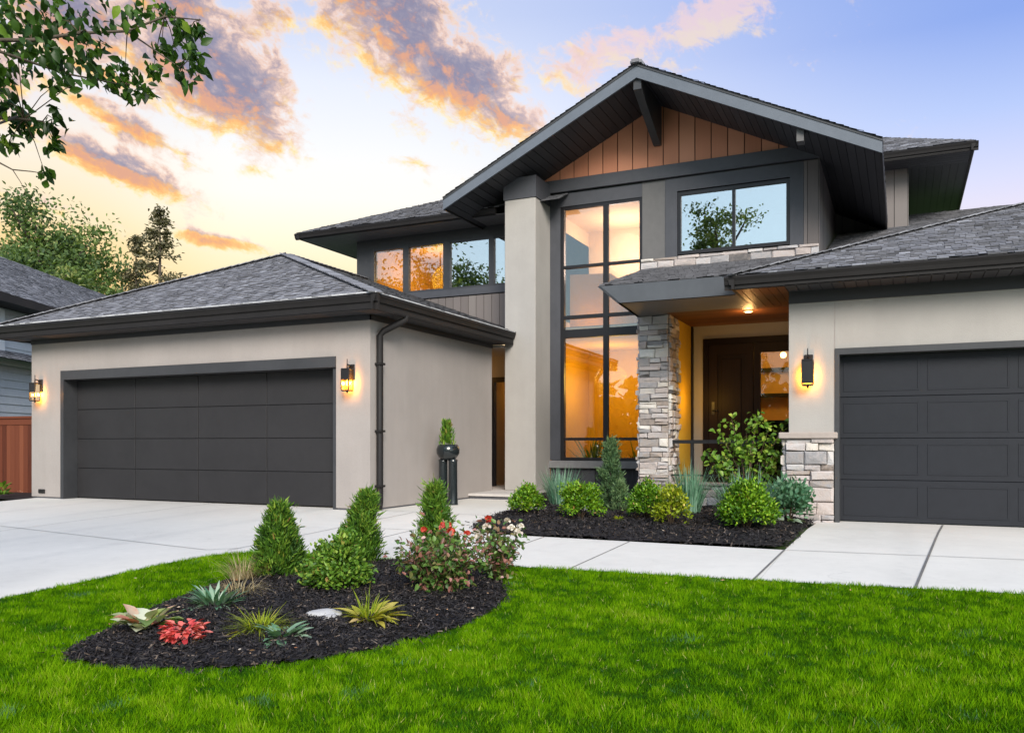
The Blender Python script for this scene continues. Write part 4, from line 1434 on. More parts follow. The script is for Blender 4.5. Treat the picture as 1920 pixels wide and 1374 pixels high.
litter([(-6.9, 2.5), (-6.9, 5.6), (-6.8, 7.0), (-5.0, 7.4), (.9, 7.7), (1.2, 3.0)], 26)
litter(ISL_S, 110)
litter(FBED, 70)


# ================================================================= shrubs and flowers
def clumped(nc, per, fsurf, spread):
    """leaf positions in clumps: fsurf(n) gives clump centres and outward normals"""
    C, N = fsurf(nc)
    P = np.repeat(C, per, 0) + rng.normal(0, spread, (nc * per, 3))
    return P, np.repeat(N, per, 0), np.repeat(rng.normal(0, .13, nc), per)


def conifer(x, y, h, r_, label, cat, name='arborvitae', mt='arbor', lean=(0, 0), top=.12, n=150, per=34, shape=.8, size=.05, group=None, bright=.0):
    z0 = gz(y) + .05
    root = empty(name, (x, y, z0 - .02), label, cat, group)

    def surf(k):
        t = rng.random(k) ** .85
        ang = rng.uniform(0, 2 * np.pi, k)
        prof = np.where(t < .16, .72 + .28 * (t / .16), (1 - (t - .16) / .84) ** shape * (1 - top) + top * (1 - (t - .16) / .84))
        rad = r_ * prof * np.sqrt(rng.uniform(.30, 1.12, k)) * (1 + .2 * np.sin(ang * 3 + t * 9 + x * 7) * np.sin(t * 13 + y * 5))
        C = np.stack([x + rad * np.cos(ang) + lean[0] * t ** 2, y + rad * np.sin(ang) + lean[1] * t ** 2, z0 + .02 + t * h * .95], 1)
        N = np.stack([np.cos(ang), np.sin(ang), np.full(k, .25)], 1)
        return C, N
    P, N, ct = clumped(n, per, surf, size * .55)
    P[:, 2] = np.maximum(P[:, 2], z0 + .005)
    m = len(P)
    D = np.array([0, 0, 1.0]) * .8 + N * .75 + rng.normal(0, .4, (m, 3))
    Nn = N + rng.normal(0, .5, (m, 3))
    hh = (P[:, 2] - z0) / h
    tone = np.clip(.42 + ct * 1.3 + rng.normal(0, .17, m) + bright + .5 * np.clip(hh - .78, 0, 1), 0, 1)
    # loose shoots that break the outline
    k_ = 34
    C2, N2 = surf(k_)
    sd = np.array([0, 0, 1.0]) * rng.uniform(.4, 1.1, (k_, 1)) + N2 * rng.uniform(.4, 1.0, (k_, 1)) + rng.normal(0, .2, (k_, 3))
    sd /= np.linalg.norm(sd, axis=1, keepdims=True)
    ln = h * rng.uniform(.07, .17, k_)
    tt_ = rng.random((k_, 18))
    P2_ = (C2[:, None, :] + sd[:, None, :] * (tt_ * ln[:, None])[:, :, None] + rng.normal(0, size * .16, (k_, 18, 3))).reshape(-1, 3)
    D2_ = np.repeat(sd, 18, 0) + rng.normal(0, .3, (k_ * 18, 3))
    P, D = np.concatenate([P, P2_]), np.concatenate([D, D2_])
    Nn = np.concatenate([Nn, unit(k_ * 18)])
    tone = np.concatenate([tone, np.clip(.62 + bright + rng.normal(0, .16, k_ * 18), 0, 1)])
    m = len(P)
    tone = np.minimum(tone, .94)
    tone[rng.random(m) < .01] = 1.0
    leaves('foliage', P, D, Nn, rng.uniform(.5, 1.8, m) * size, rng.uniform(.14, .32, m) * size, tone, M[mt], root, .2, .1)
    MB().tube([(x, y, z0 - .05), (x, y, z0 + h * .6)], [.03, .008], 8).build('stem', M['bark'], root)
    return root


def mound(x, y, rx, h, label, cat, name='boxwood_shrub', mt='box', n=170, per=24, size=.035, ry=None, group=None, bright=0.0, lobes=.16):
    z0 = gz(y) + .05
    ry = ry or rx
    root = empty(name, (x, y, z0 - .02), label, cat, group)
    ph = rng.uniform(0, 6, 4)

    def surf(k):
        d = unit(k)
        d[:, 2] = np.abs(d[:, 2]) * 1.2 - .28
        d /= np.linalg.norm(d, axis=1, keepdims=True)
        rr = (1 + lobes * np.sin(d[:, 0] * 4 + ph[0]) * np.sin(d[:, 1] * 4 + ph[1]) + lobes * .8 * np.sin(d[:, 2] * 6 + ph[2])) * rng.uniform(.55, 1.0, k) ** .5
        C = np.stack([x + d[:, 0] * rx * rr, y + d[:, 1] * ry * rr, z0 + h * .45 + d[:, 2] * h * .55 * rr], 1)
        return C, d
    P, N, ct = clumped(n, per, surf, size * .8)
    P[:, 2] = np.maximum(P[:, 2], z0 + .01)
    m = len(P)
    D = N * .7 + np.array([0, 0, .5]) + rng.normal(0, .5, (m, 3))
    Nn = np.array([0, 0, .8]) + N * .5 + rng.normal(0, .5, (m, 3))
    hh = (P[:, 2] - z0) / h
    tone = np.clip(.40 + bright + ct + rng.normal(0, .16, m), 0, 1)
    tone = np.minimum(tone, .94)
    tone[rng.random(m) < .012] = 1.0
    leaves('foliage', P, D, Nn, rng.uniform(.7, 1.3, m) * size, rng.uniform(.45, .65, m) * size, tone, M[mt], root, .25, .15)
    sb = MB()
    for k in range(5):
        a = k * 1.26 + ph[0]
        sb.tube([(x, y, z0 - .05), (x + rx * .3 * math.cos(a), y + ry * .3 * math.sin(a), z0 + h * .35), (x + rx * .55 * math.cos(a), y + ry * .55 * math.sin(a), z0 + h * .7)], [.012, .008, .004], 6)
    sb.build('stem', M['twig'], root)
    return root


def tuft(x, y, h, spread, n, label, cat, name='grass_clump', mt='bluegrass', wd=.008, bend=(.1, .6), base=.05, up=1.0, zoff=.05, parent=None, part='blades'):
    z0 = gz(y) + zoff
    root = parent or empty(name, (x, y, z0 - .02), label, cat)
    a = rng.uniform(0, 2 * np.pi, n)
    rr = base * np.sqrt(rng.random(n))
    P = np.stack([x + rr * np.cos(a), y + rr * np.sin(a), np.full(n, z0 - .01)], 1)
    s_ = rng.uniform(0, spread, n)
    D = np.stack([np.cos(a) * s_, np.sin(a) * s_, np.full(n, up)], 1) + rng.normal(0, .08, (n, 3))
    L = h * rng.uniform(.55, 1.12, n)
    blades(part, P, D, L, wd * rng.uniform(.7, 1.3, n), rng.uniform(*bend, n), np.clip(rng.normal(.5, .22, n), 0, 1), M[mt], root)
    return root


def rosette(x, y, r_, n, label, cat, name, mt, size=.12, wd=.6, lift=(.25, 1.1), zoff=.05, tone=(.5, .22), root=None, part='foliage', height=.0):
    """broad leaves fanning out from one crown"""
    z0 = gz(y) + zoff
    root = root or empty(name, (x, y, z0 - .02), label, cat)
    a = rng.uniform(0, 2 * np.pi, n)
    el = rng.uniform(*lift, n)
    D = np.stack([np.cos(a) * np.cos(el), np.sin(a) * np.cos(el), np.sin(el)], 1)
    rr = r_ * rng.uniform(.05, .55, n)
    P = np.stack([x + rr * np.cos(a), y + rr * np.sin(a), z0 + .01 + height * rng.random(n)], 1) + D * .02
    N = np.stack([-np.cos(a) * np.sin(el), -np.sin(a) * np.sin(el), np.cos(el)], 1) + rng.normal(0, .2, (n, 3))
    L = size * rng.uniform(.6, 1.2, n)
    leaves(part, P, D, N, L, L * wd, np.clip(rng.normal(tone[0], tone[1], n), 0, 1), M[mt], root, .3, .35, seg=5 if size > .09 else 0)
    return root


# island bed
conifer(-5.17, 6.10, .63, .20, 'largest cone-shaped arborvitae in the island bed, left of the broad green shrub', 'shrub', n=250, per=34, size=.055, bright=.0)
conifer(-4.90, 6.95, .68, .175, 'pointed arborvitae with a leaning browned tip behind the broad green shrub', 'shrub', lean=(.10, .02), n=220, per=34, size=.055, top=.05, bright=.07)
conifer(-4.19, 7.25, .76, .15, 'narrow flat-topped arborvitae standing behind the rose bush', 'shrub', shape=.45, top=.45, n=190, per=34, size=.052, bright=.07)
mound(-4.30, 5.84, .20, .37, 'broad loose green shrub in the middle of the island bed', 'shrub', 'broad_shrub', 'arbor', 150, 40, .042, bright=.2, lobes=.34)


def rose_bush(x, y, rx, h, label, nst, reds, whites, dens):
    z0 = gz(y) + .05
    root = empty('rose_bush', (x, y, z0 - .02), label, 'rose bush')
    st = MB()
    P, D, Nn = [], [], []
    tips = []
    for k in range(nst):
        a = 2 * math.pi * k / nst + random.uniform(-.3, .3)
        rr = rx * random.uniform(.35, 1.0)
        hh = h * random.uniform(.55, 1.0) * (1.0 - .25 * (rr / rx) ** 2)
        p0 = Vector((x + .03 * math.cos(a), y + .03 * math.sin(a), z0 - .03))
        p1 = Vector((x + rr * .45 * math.cos(a), y + rr * .45 * math.sin(a), z0 + hh * .5))
        p2 = Vector((x + rr * math.cos(a), y + rr * math.sin(a), z0 + hh))
        st.tube([p0, p1, p2], [.009, .006, .003], 5)
        tips.append(p2)
        for j in range(dens):
            t = random.uniform(.22, 1.03)
            q = (p0.lerp(p1, t * 2) if t < .5 else p1.lerp(p2, t * 2 - 1))
            P.append(np.array(q) + rng.normal(0, .05, 3))
            d = unit(1)[0]
            D.append(d * .8 + np.array([math.cos(a) * .4, math.sin(a) * .4, .1]))
            Nn.append(np.array([0, 0, 1.0]) + rng.normal(0, .5, 3))
    m = len(P)
    st.build('stem', M['twig'], root)
    P = np.array(P)
    P[:, 2] = np.maximum(P[:, 2], z0 + .03)
    tone = np.clip(rng.normal(.5, .24, m), 0, 1)
    L = rng.uniform(.035, .065, m)
    leaves('foliage', P, np.array(D), np.array(Nn), L, L * .62, tone, M['roseleaf'], root, .3, .2)
    tips.sort(key=lambda p: -p.z)

    def bloom(c, rad, mt):
        n = 26
        d = unit(n)
        d[:, 2] = np.abs(d[:, 2]) * .8 + .1
        C = np.array(c) + d * rad * rng.uniform(.3, .75, n)[:, None]
        T = np.cross(d, unit(n)) + np.array([0, 0, .5])
        leaves('rose_bloom', C, T, d, rad * 1.1, rad * 1.1, rng.random(n), M[mt], root, .5, .1)
    for i in range(reds):
        bloom(tips[i % len(tips)] + Vector((0, 0, .02)), random.uniform(.022, .034), 'rosered')
    for i in range(whites):
        bloom(tips[(reds + i * 2) % len(tips)] + Vector((0, 0, .02)), random.uniform(.024, .034), 'rosewhite')
    return root


rose_bush(-3.42, 6.0, .37, .55, 'wide rose bush with dusky leaves and red blooms, right end of the island bed', 42, 5, 0, 48)
rose_bush(-3.26, 6.75, .24, .58, 'smaller leggy rose bush with white and pink blooms behind the wide rose bush', 22, 2, 7, 34)
tuft(-5.37, 5.85, .40, .8, 190, 'upright straw-coloured dry grass clump left of the largest arborvitae', 'grass', 'dry_grass_clump', 'straw', .006, (.1, .7), .10)
tuft(-4.90, 5.30, .36, 1.3, 260, 'sprawling straw grass clump behind the grey-green tuft', 'grass', 'dry_grass_clump', 'straw', .005, (.3, 1.0), .12)
rosette(-4.78, 4.90, .20, 110, 'grey-green leafy tuft beside the straw grass', 'plant', 'leafy_tuft', 'hosta', .17, .18, (.35, 1.3))
cal = rosette(-4.70, 4.18, .26, 44, 'cream and green caladium with a reddish centre at the left of the island bed', 'plant', 'caladium', 'cream', .13, .8, (.15, 1.15), tone=(.55, .36), height=.08)
crl = rosette(-4.21, 4.05, .20, 150, 'coral-pink leafy plant with two green lower leaves in front of the caladium', 'plant', 'coral_plant', 'coral', .06, .62, (-.2, .8), height=.11)
for q_ in range(4):
    rosette(-4.21, 4.03, .12, 1, '', '', '', 'cream', .14, .6, (.0, .25), root=crl, part='lower_leaf', tone=(.22, .15))
yg = tuft(-3.93, 4.45, .27, 1.15, 320, 'chartreuse grass tuft with yellowed outer leaves left of the small hosta', 'grass', 'chartreuse_grass', 'lime', .009, (.2, .9), .07)
rosette(-3.93, 4.45, .16, 18, '', '', '', 'yhosta', .20, .26, (.05, .4), root=yg, part='outer_leaf', tone=(.8, .15))
rosette(-3.68, 4.36, .15, 34, 'small grey-green hosta in front of the chartreuse grass tuft', 'plant', 'hosta', 'hosta', .15, .38, (.1, .9), tone=(.62, .2))
yh = rosette(-3.42, 4.97, .18, 34, 'yellow hosta with spreading leaves beside the flat pale stone', 'plant', 'yellow_hosta', 'yhosta', .21, .30, (.1, .9), tone=(.58, .22))
tuft(-3.42, 4.97, .30, .9, 110, '', '', mt='lime', wd=.010, bend=(.1, .7), base=.04, parent=yh)
fs = MB().blob((-3.76, 4.93, gz(4.93) + .085), (.15, .10, .035), 4, .12, 3, .62)
fs.blob((-3.66, 4.86, gz(4.86) + .08), (.07, .05, .03), 7, .12, 3, .5)
tag(fs.build('flat_stone', M['rock'], origin=(-3.76, 4.93, gz(4.93) + .05)), 'flat pale stone half sunk in mulch beside the yellow hosta', 'rock')

# bed in front of the house
mound(-4.97, 11.25, .21, .40, 'small round boxwood nearest the porch step', 'shrub', n=120, per=26, size=.038, bright=.12)
mound(-4.02, 10.95, .25, .46, 'leaning two-lobed boxwood in front of the dwarf spruce', 'shrub', n=170, per=26, size=.040, bright=.13, lobes=.3)
tuft(-5.12, 13.0, .74, .42, 420, 'blue-green grass clump at the base of the tall window, left of the spruce', 'grass', 'blue_grass_clump', 'bluegrass', .016, (.05, .35), .17)
conifer(-4.13, 12.6, 1.10, .20, 'slim dark dwarf spruce in front of the tall window', 'shrub', 'dwarf_spruce', 'spruce', n=210, per=30, size=.05, top=.1, shape=.7)
conifer(-3.85, 12.2, .42, .15, 'low wispy spruce seedling at the foot of the slim dwarf spruce', 'shrub', 'spruce_seedling', 'spruce', n=60, per=24, size=.05, bright=.2)
mound(-3.16, 11.25, .22, .46, 'dense boxwood in front of the stone column', 'shrub', n=170, per=26, size=.038, bright=.03)
yw = mound(-2.70, 10.72, .16, .42, 'yellow-green variegated shrub between the dense boxwood and the spiky grass', 'shrub', 'variegated_shrub', 'lime', 70, 18, .05, bright=.05, lobes=.35)
tuft(-2.82, 12.3, .80, .30, 330, 'spiky blue-green grass in front of the low stone wall beside the column', 'grass', 'blue_grass_clump', 'bluegrass', .018, (.02, .25), .14)
tuft(-1.88, 11.25, .82, .6, 420, 'dark spiky grass behind the biggest boxwood', 'grass', 'dark_grass_clump', 'bluegrass', .015, (.05, .4), .2)
mound(-1.73, 10.62, .29, .52, 'biggest boxwood in the front bed, left of the stone pier', 'shrub', n=260, per=26, size=.045, bright=.07)
hb = mound(-1.36, 11.75, .22, .46, 'blue-green shrub with pale lower leaves against the stone pier', 'shrub', 'blue_green_shrub', 'hosta', 70, 18, .075, bright=-.12)
for q_ in range(8):
    rosette(-1.36, 11.6, .16, 1, '', '', '', 'hosta', .20, .5, (.05, .5), root=hb, part='lower_leaf', tone=(.92, .08))
rosette(-3.44, 10.85, .07, 18, 'tiny lime seedling alone on the mulch', 'plant', 'seedling', 'lime', .06, .6, (.3, 1.2), height=.04)
for i, (x, y, rx, ry, rz, lb) in enumerate(((-4.30, 12.1, .16, .12, .10, 'pale rounded rock left of the slim spruce trunk'), (-5.10, 12.0, .17, .11, .07, 'purplish grey rock behind the small round boxwood'),
                                            (-4.55, 11.75, .08, .07, .05, 'smallest grey rock between two boxwoods'), (-2.35, 13.1, .20, .14, .09, 'wide rock against the low stone wall'))):
    tag(MB().blob((x, y, gz(y) + .05), (rx, ry, rz), 20 + i, .16, 3, (.8, .35, .55, .6)[i]).build('garden_rock', M['rock'], origin=(x, y, gz(y))), lb, 'rock', 'rocks in the front bed')


def tall_shrub(x, y):
    z0 = gz(y) + .03
    root = empty('tall_shrub', (x, y, z0), 'tall open shrub with rounded leaves on bare stems in front of the porch railing', 'shrub')
    st = MB()
    P, D = [], []
    ends = [(-.62, .0, .95), (-.45, .05, 1.28), (-.25, -.05, 1.45), (-.05, .08, 1.30), (.12, -.05, 1.50), (.30, .05, 1.32), (.50, 0, 1.30), (.66, .0, 1.12), (.40, -.1, .95), (-.35, -.1, .88), (.05, -.1, 1.05), (.58, .1, .86), (-.15, .1, 1.15), (-.52, -.08, .78)]
    for ex, ey, ez in ends:
        p0 = Vector((x + ex * .10, y + ey * .2, z0 - .03))
        p1 = Vector((x + ex * .3, y + ey * .5, z0 + ez * .5))
        p2 = Vector((x + ex * .95, y + ey, z0 + ez * .98))
        st.tube([p0, p1, p2], [.012, .009, .004], 6)
        for j in range(62):
            t = random.uniform(.18, 1.08)
            q = p1.lerp(p2, t)
            P.append(np.array(q) + rng.normal(0, .055, 3))
            D.append(unit(1)[0] + np.array([0, 0, -.1]))
    st.build('stem', M['twig'], root)
    m = len(P)
    L = rng.uniform(.05, .10, m)
    leaves('foliage', np.array(P), np.array(D), np.array([0, -.4, 1.0]) + rng.normal(0, .5, (m, 3)), L, L * .68, np.clip(rng.normal(.52, .24, m), 0, 1), M['shrub'], root, .25, .2)


tall_shrub(-2.05, 12.75)

# planter by the side wall: flared black urn on two posts with a small feathery evergreen
px_, py_ = -7.37, 13.2
gp = gz(py_)
pt = empty('urn_planter', (px_, py_, gp), 'glossy black urn planter on two posts with a feathery evergreen, by the side wall', 'planter')
for sx in (-.10, .10):
    MB().lathe((px_ + sx, py_, gp), [(.095, 0), (.088, .03), (.08, .3), (.078, .76), (.085, .80), (.05, .83)], 18).build('post', M['pot'], pt)
pm = MB().lathe((px_, py_, gp), [(.10, .80), (.165, .85), (.205, .92), (.21, .99), (.19, 1.05), (.165, 1.08), (.15, 1.07), (.145, 1.04)], 26)
pm.build('urn', M['pot'], pt)
m_ = 420
tt = rng.random(m_)
aa = rng.uniform(0, 6.28, m_)
rr_ = .15 * (1 - tt * .55)
leaves('foliage', np.stack([px_ - .03 + rr_ * np.cos(aa) * rng.random(m_), py_ + rr_ * np.sin(aa) * rng.random(m_), gp + 1.05 + tt * .42], 1), np.stack([np.cos(aa) * .4, np.sin(aa) * .4, np.ones(m_)], 1) + rng.normal(0, .2, (m_, 3)), unit(m_), .10, .024, np.clip(rng.normal(.62, .2, m_), 0, 1), M['arbor'], pt)
# house plants in the lit hall
for (x_, y_, z_, hh_, nn_, lb_) in ((-6.25, 17.75, .1, 1.25, 60, 'dark leafy house plant low behind the left pane of the tall window'), (-5.15, 17.7, .1, .95, 34, 'spiky house plant low behind the right pane of the tall window')):
    hp = empty('house_plant', (x_, y_, z_), lb_, 'plant', 'house plants behind the tall window')
    MB().lathe((x_, y_, z_), [(.12, 0), (.16, .28), (.15, .3), (.13, .27)], 18).build('pot', M['pot'], hp)
    a_ = rng.uniform(0, 6.28, nn_)
    r3_ = rng.uniform(0, .8, nn_)
    blades('foliage', np.stack([x_ + .06 * np.cos(a_), y_ + .06 * np.sin(a_), np.full(nn_, z_ + .25)], 1), np.stack([np.cos(a_) * r3_, np.sin(a_) * r3_, np.ones(nn_)], 1), hh_ * rng.uniform(.5, 1.0, nn_), .07, rng.uniform(.05, .5, nn_), np.clip(rng.normal(.4, .2, nn_), 0, 1), M['shrub'], hp)

# ================================================================= lawn blades
def lawn_blades():
    X, Y = [], []
    for x0, x1, y0, y1, dens in ((-7.0, 1.6, 2.4, 5.2, 15500), (-7.0, 1.6, 5.2, 8.2, 10500), (1.6, 5.0, 2.4, 8.0, 1500), (-7.0, 5.0, -2.0, 2.4, 900)):
        n = int((x1 - x0) * (y1 - y0) * dens)
        X.append(rng.uniform(x0, x1, n))
        Y.append(rng.uniform(y0, y1, n))
    X, Y = np.concatenate(X), np.concatenate(Y)
    k = inside(LAWN, X, Y) & ~inside(ISL_S, X, Y)
    # skip the wedge that lies well outside the view (still lawn soil there)
    X, Y = X[k], Y[k]
    n = len(X)
    # mown tufts: height, lean and colour vary in irregular patches
    g2 = np.random.default_rng(5)

    def patches(scale, k):
        o = np.zeros(n)
        for _ in range(k):
            t = g2.uniform(0, 2 * np.pi)
            w_ = scale * g2.uniform(.5, 1.7)
            ph = g2.uniform(0, 6.3)
            o += np.sin((X * np.cos(t) + Y * np.sin(t)) * w_ + ph + 1.3 * np.sin((X * np.sin(t) - Y * np.cos(t)) * w_ * .6 + ph * 2))
        return o / math.sqrt(k)
    f, g, g3 = patches(2.2, 7), patches(8.0, 9), patches(24.0, 9)
    h = .033 * np.clip(1 + .10 * f + .15 * g + .16 * g3, .72, 1.6) * rng.uniform(.55, 1.4, n)
    a = rng.uniform(0, 2 * np.pi, n)
    la = 2.0 * g + 2.0 * g3
    lean = h * rng.uniform(.15, .95, n)
    lx = np.cos(a) * lean * .85 + np.cos(la) * h * .28
    ly = np.sin(a) * lean * .85 + np.sin(la) * h * .28
    w = rng.uniform(.0022, .0042, n)
    b_ = rng.uniform(0, np.pi, n)
    sx, sy = np.cos(b_) * w, np.sin(b_) * w
    Z = gza(Y) + .002
    ed = edge_dist(ISL_S, X, Y)
    V = np.stack([np.stack([X - sx, Y - sy, Z], 1), np.stack([X + sx, Y + sy, Z], 1), np.stack([X + lx, Y + ly, Z + h], 1)], 1).reshape(-1, 3)
    tone = np.clip(.47 + .05 * f + .085 * g + .115 * g3 + rng.normal(0, .13, n), .09, .92)
    tone[((patches(7.5, 9) + rng.normal(0, .3, n)) > 1.65) & (rng.random(n) < .6)] = .02
    dry = rng.random(n) < .012
    tone[dry] = 1.0
    o = npmesh('grass', V, np.arange(3 * n).reshape(-1, 3), tone, M['grass'], origin=(0, 0, 0))
    o['kind'] = 'stuff'
    o['label'] = 'mown green lawn'
    return n


lawn_blades()


# ================================================================= trees
def big_tree():
    """broad-leaved tree beside the drive; its lowest boughs hang into the view"""
    bx, by = -6.3, 2.1
    z0 = gz(by)
    root = empty('shade_tree', (bx, by, z0), 'broad-leaved tree whose drooping leafy boughs hang in at the upper left', 'tree')
    tk = MB()
    tk.tube([(bx, by, z0 - .1), (bx + .03, by, z0 + .3), (bx + .05, by + .02, 2.2), (bx - .05, by - .05, 4.2), (bx - .1, by, 6.2), (bx, by, 7.6)], [.24, .17, .14, .11, .07, .03], 12)
    limbs = [[(bx + .05, by + .05, 2.9), (-5.5, 2.45, 3.05), (-4.95, 2.95, 3.28), (-4.69, 3.34, 3.40), (-4.52, 3.53, 3.49), (-4.34, 3.72, 3.55), (-4.21, 3.89, 3.69), (-4.08, 4.06, 3.72)],
             [(bx, by + .05, 2.6), (-5.9, 2.9, 2.95), (-5.45, 3.4, 3.1), (-5.2, 3.65, 3.12), (-4.95, 3.6, 3.05)],
             [(-4.95, 2.95, 3.28), (-4.8, 3.2, 3.3), (-4.55, 3.45, 3.22), (-4.40, 3.75, 3.24)],
             [(-4.34, 3.72, 3.55), (-4.15, 3.7, 3.42), (-3.9, 3.72, 3.24)],
             [(-5.2, 3.6, 3.12), (-4.93, 3.12, 2.80), (-4.86, 3.26, 2.67), (-4.79, 3.29, 2.63), (-4.69, 3.34, 2.62), (-4.63, 3.37, 2.61)],
             [(-4.79, 3.29, 2.63), (-4.75, 3.31, 2.56), (-4.72, 3.33, 2.49)]]
    rads = [[.05, .022, .014, .011, .009, .008, .006, .003], [.05, .03, .018, .01, .005], [.012, .009, .006, .003], [.007, .005, .003], [.010, .006, .005, .004, .003, .002], [.003, .002, .0015]]
    for L_, r_ in zip(limbs, rads):
        tk.tube(L_, r_, 6)
    for k in range(9):
        a = 2.2 + k * .52
        h_ = 3.4 + .45 * k
        tk.tube([(bx, by, h_), (bx + 1.0 * math.cos(a), by + 1.0 * math.sin(a), h_ + .5), (bx + 2.1 * math.cos(a), by + 2.1 * math.sin(a), h_ + .7)], [.05, .03, .01], 6)
    tk.build('trunk', M['bark'], root)
    C = [(-4.84, 3.31, 3.6, .13), (-5.01, 3.57, 3.68, .16), (-4.7, 3.52, 3.61, .15), (-4.78, 3.74, 3.75, .13), (-5.18, 3.58, 3.59, .13), (-4.51, 3.28, 3.29, .13), (-4.34, 3.29, 3.2, .11), (-5.14, 3.84, 3.42, .1), (-4.42, 3.53, 3.45, .1), (-4.41, 3.5, 3.3, .08), (-5.0, 4.08, 3.58, .09), (-4.47, 3.74, 3.28, .08), (-4.72, 4.03, 3.51, .07), (-4.37, 3.79, 3.25, .07), (-4.44, 3.94, 3.29, .05), (-4.13, 3.54, 3.52, .07), (-4.42, 3.94, 3.81, .08), (-4.5, 4.17, 3.89, .07), (-4.15, 3.94, 3.66, .05), (-4.26, 4.13, 3.71, .06), (-4.15, 4.11, 3.71, .04), (-3.7, 3.64, 3.27, .06), (-4.35, 4.11, 3.6, .07), (-4.3, 3.95, 3.54, .06), (-3.95, 3.79, 3.24, .06), (-3.68, 3.62, 3.18, .05), (-4.57, 4.13, 3.54, .05), (-5.08, 3.46, 3.36, .12), (-5.33, 3.61, 3.25, .1), (-5.42, 3.75, 3.22, .08), (-5.29, 3.62, 2.97, .07), (-5.44, 3.79, 3.17, .06), (-4.75, 3.52, 3.01, .07), (-5.2, 3.76, 3.11, .05), (-4.79, 3.56, 2.87, .05), (-5.3, 3.87, 2.85, .03), (-5.65, 3.64, 3.85, .2), (-4.88, 3.14, 3.18, .2), (-4.92, 3.17, 2.92, .14), (-5.14, 3.15, 3.33, .26)]
    P, ct = [], []
    for x, y, z, r_ in C:
        n = int(13 + 1750 * r_ * r_)
        P.append(np.array((x, y, z)) + rng.normal(0, r_ * .55, (n, 3)))
        ct.append(np.full(n, rng.normal(0, .12)))
    ends = [Vector(p) for L_ in limbs[:4] for p in L_[2:]]
    for x, y, z, r_ in C:
        c = Vector((x, y, z))
        e = min(ends, key=lambda q: (q - c).length)
        if (e - c).length < 1.0:
            MB().tube([e, e.lerp(c, .5) + Vector((0, 0, .03)), c], [.004, .003, .0015], 5).build('twig', M['twig'], root)
    P, ct = np.concatenate(P), np.concatenate(ct)
    m = len(P)
    D = np.array([.1, .1, -.75]) + rng.normal(0, .55, (m, 3))
    L = rng.uniform(.045, .088, m)
    leaves('foliage', P, D, unit(m) + np.array([.1, -.5, .2]), L, L * .62, np.clip(.45 + ct + rng.normal(0, .2, m), 0, 1), M['treeleaf'], root, .35, .3, seg=3)
    # rest of the crown, above and left of the view
    cc = []
    while len(cc) < 26:
        d = unit(1)[0]
        q = np.array([bx - .55, by - .9, 5.4]) + d * np.array([2.2, 2.0, 2.0]) * rng.uniform(.5, 1)
        cc.append(q)
    cc = np.array(cc)
    P = np.repeat(cc, 70, 0) + rng.normal(0, .28, (26 * 70, 3))
    # nothing may dip under the sight line of the lowest boughs
    f = (-P[:, 0] * .42 + P[:, 1] * .9076)
    lat = P[:, 0] * .9076 + P[:, 1] * .42
    P = P[~((f > .3) & (lat / np.maximum(f, .01) > -.64))]
    m = len(P)
    D = np.array([0, 0, -.5]) + rng.normal(0, .6, (m, 3))
    leaves('crown', P, D, unit(m), .13, .085, np.clip(rng.normal(.5, .2, m), 0, 1), M['treeleaf'], root, .3, .3)


big_tree()


def far_tree(x, y, z0, h, r_, label, nclump, leaf, seed, mt='farleaf', cz=.55, sz=.42, per=70, name='tree', bare=.28, wob=.35, cat='tree', group=None):
    g = np.random.default_rng(seed)
    root = empty(name, (x, y, z0), label, cat, group)
    tk = MB()
    tk.tube([(x, y, z0 - .2), (x + r_ * .03, y, z0 + h * .4), (x - r_ * .02, y, z0 + h * .84)], [h * .022, h * .014, h * .002], 9)
    C = []
    for k in range(nclump):
        d = unit(1, g)[0]
        t = g.uniform(.25, 1.0)
        q = np.array([x + d[0] * r_ * t, y + d[1] * r_ * t, z0 + h * cz + d[2] * h * sz * t * (1 - .0 * abs(d[0]))])
        # narrower at the top
        k_ = max(.25, 1 - max(0, (q[2] - z0) / h - .62) * 1.7)
        q[0] = x + (q[0] - x) * k_
        q[1] = y + (q[1] - y) * k_
        C.append(q)
        if k % 3 == 0:
            s_ = Vector((x, y, max(z0 + h * bare, q[2] - h * .14)))
            tk.tube([s_, s_.lerp(Vector(q), .5) + Vector((0, 0, -.02 * h)), Vector(q)], [h * .008, h * .005, h * .002], 5)
    tk.build('trunk', M['bark'], root)
    C = np.array(C)
    cs = g.uniform(.6, 1.3, nclump) * wob
    P = np.repeat(C, per, 0) + g.normal(0, 1, (nclump * per, 3)) * np.repeat(cs, per)[:, None] * np.array([1.25, 1.25, .7]) * leaf * 3
    m = len(P)
    D = g.normal(0, .7, (m, 3)) + np.array([0, 0, .1])
    N = g.normal(0, .6, (m, 3)) + np.array([0, 0, .8])
    tone = np.clip(.48 + np.repeat(g.normal(0, .14, nclump), per) + g.normal(0, .16, m), 0, 1)
    leaves('crown', P, D, N, leaf * g.uniform(.7, 1.3, m), leaf * .55 * g.uniform(.7, 1.3, m), tone, M[mt], root, .2, .1)
    return root


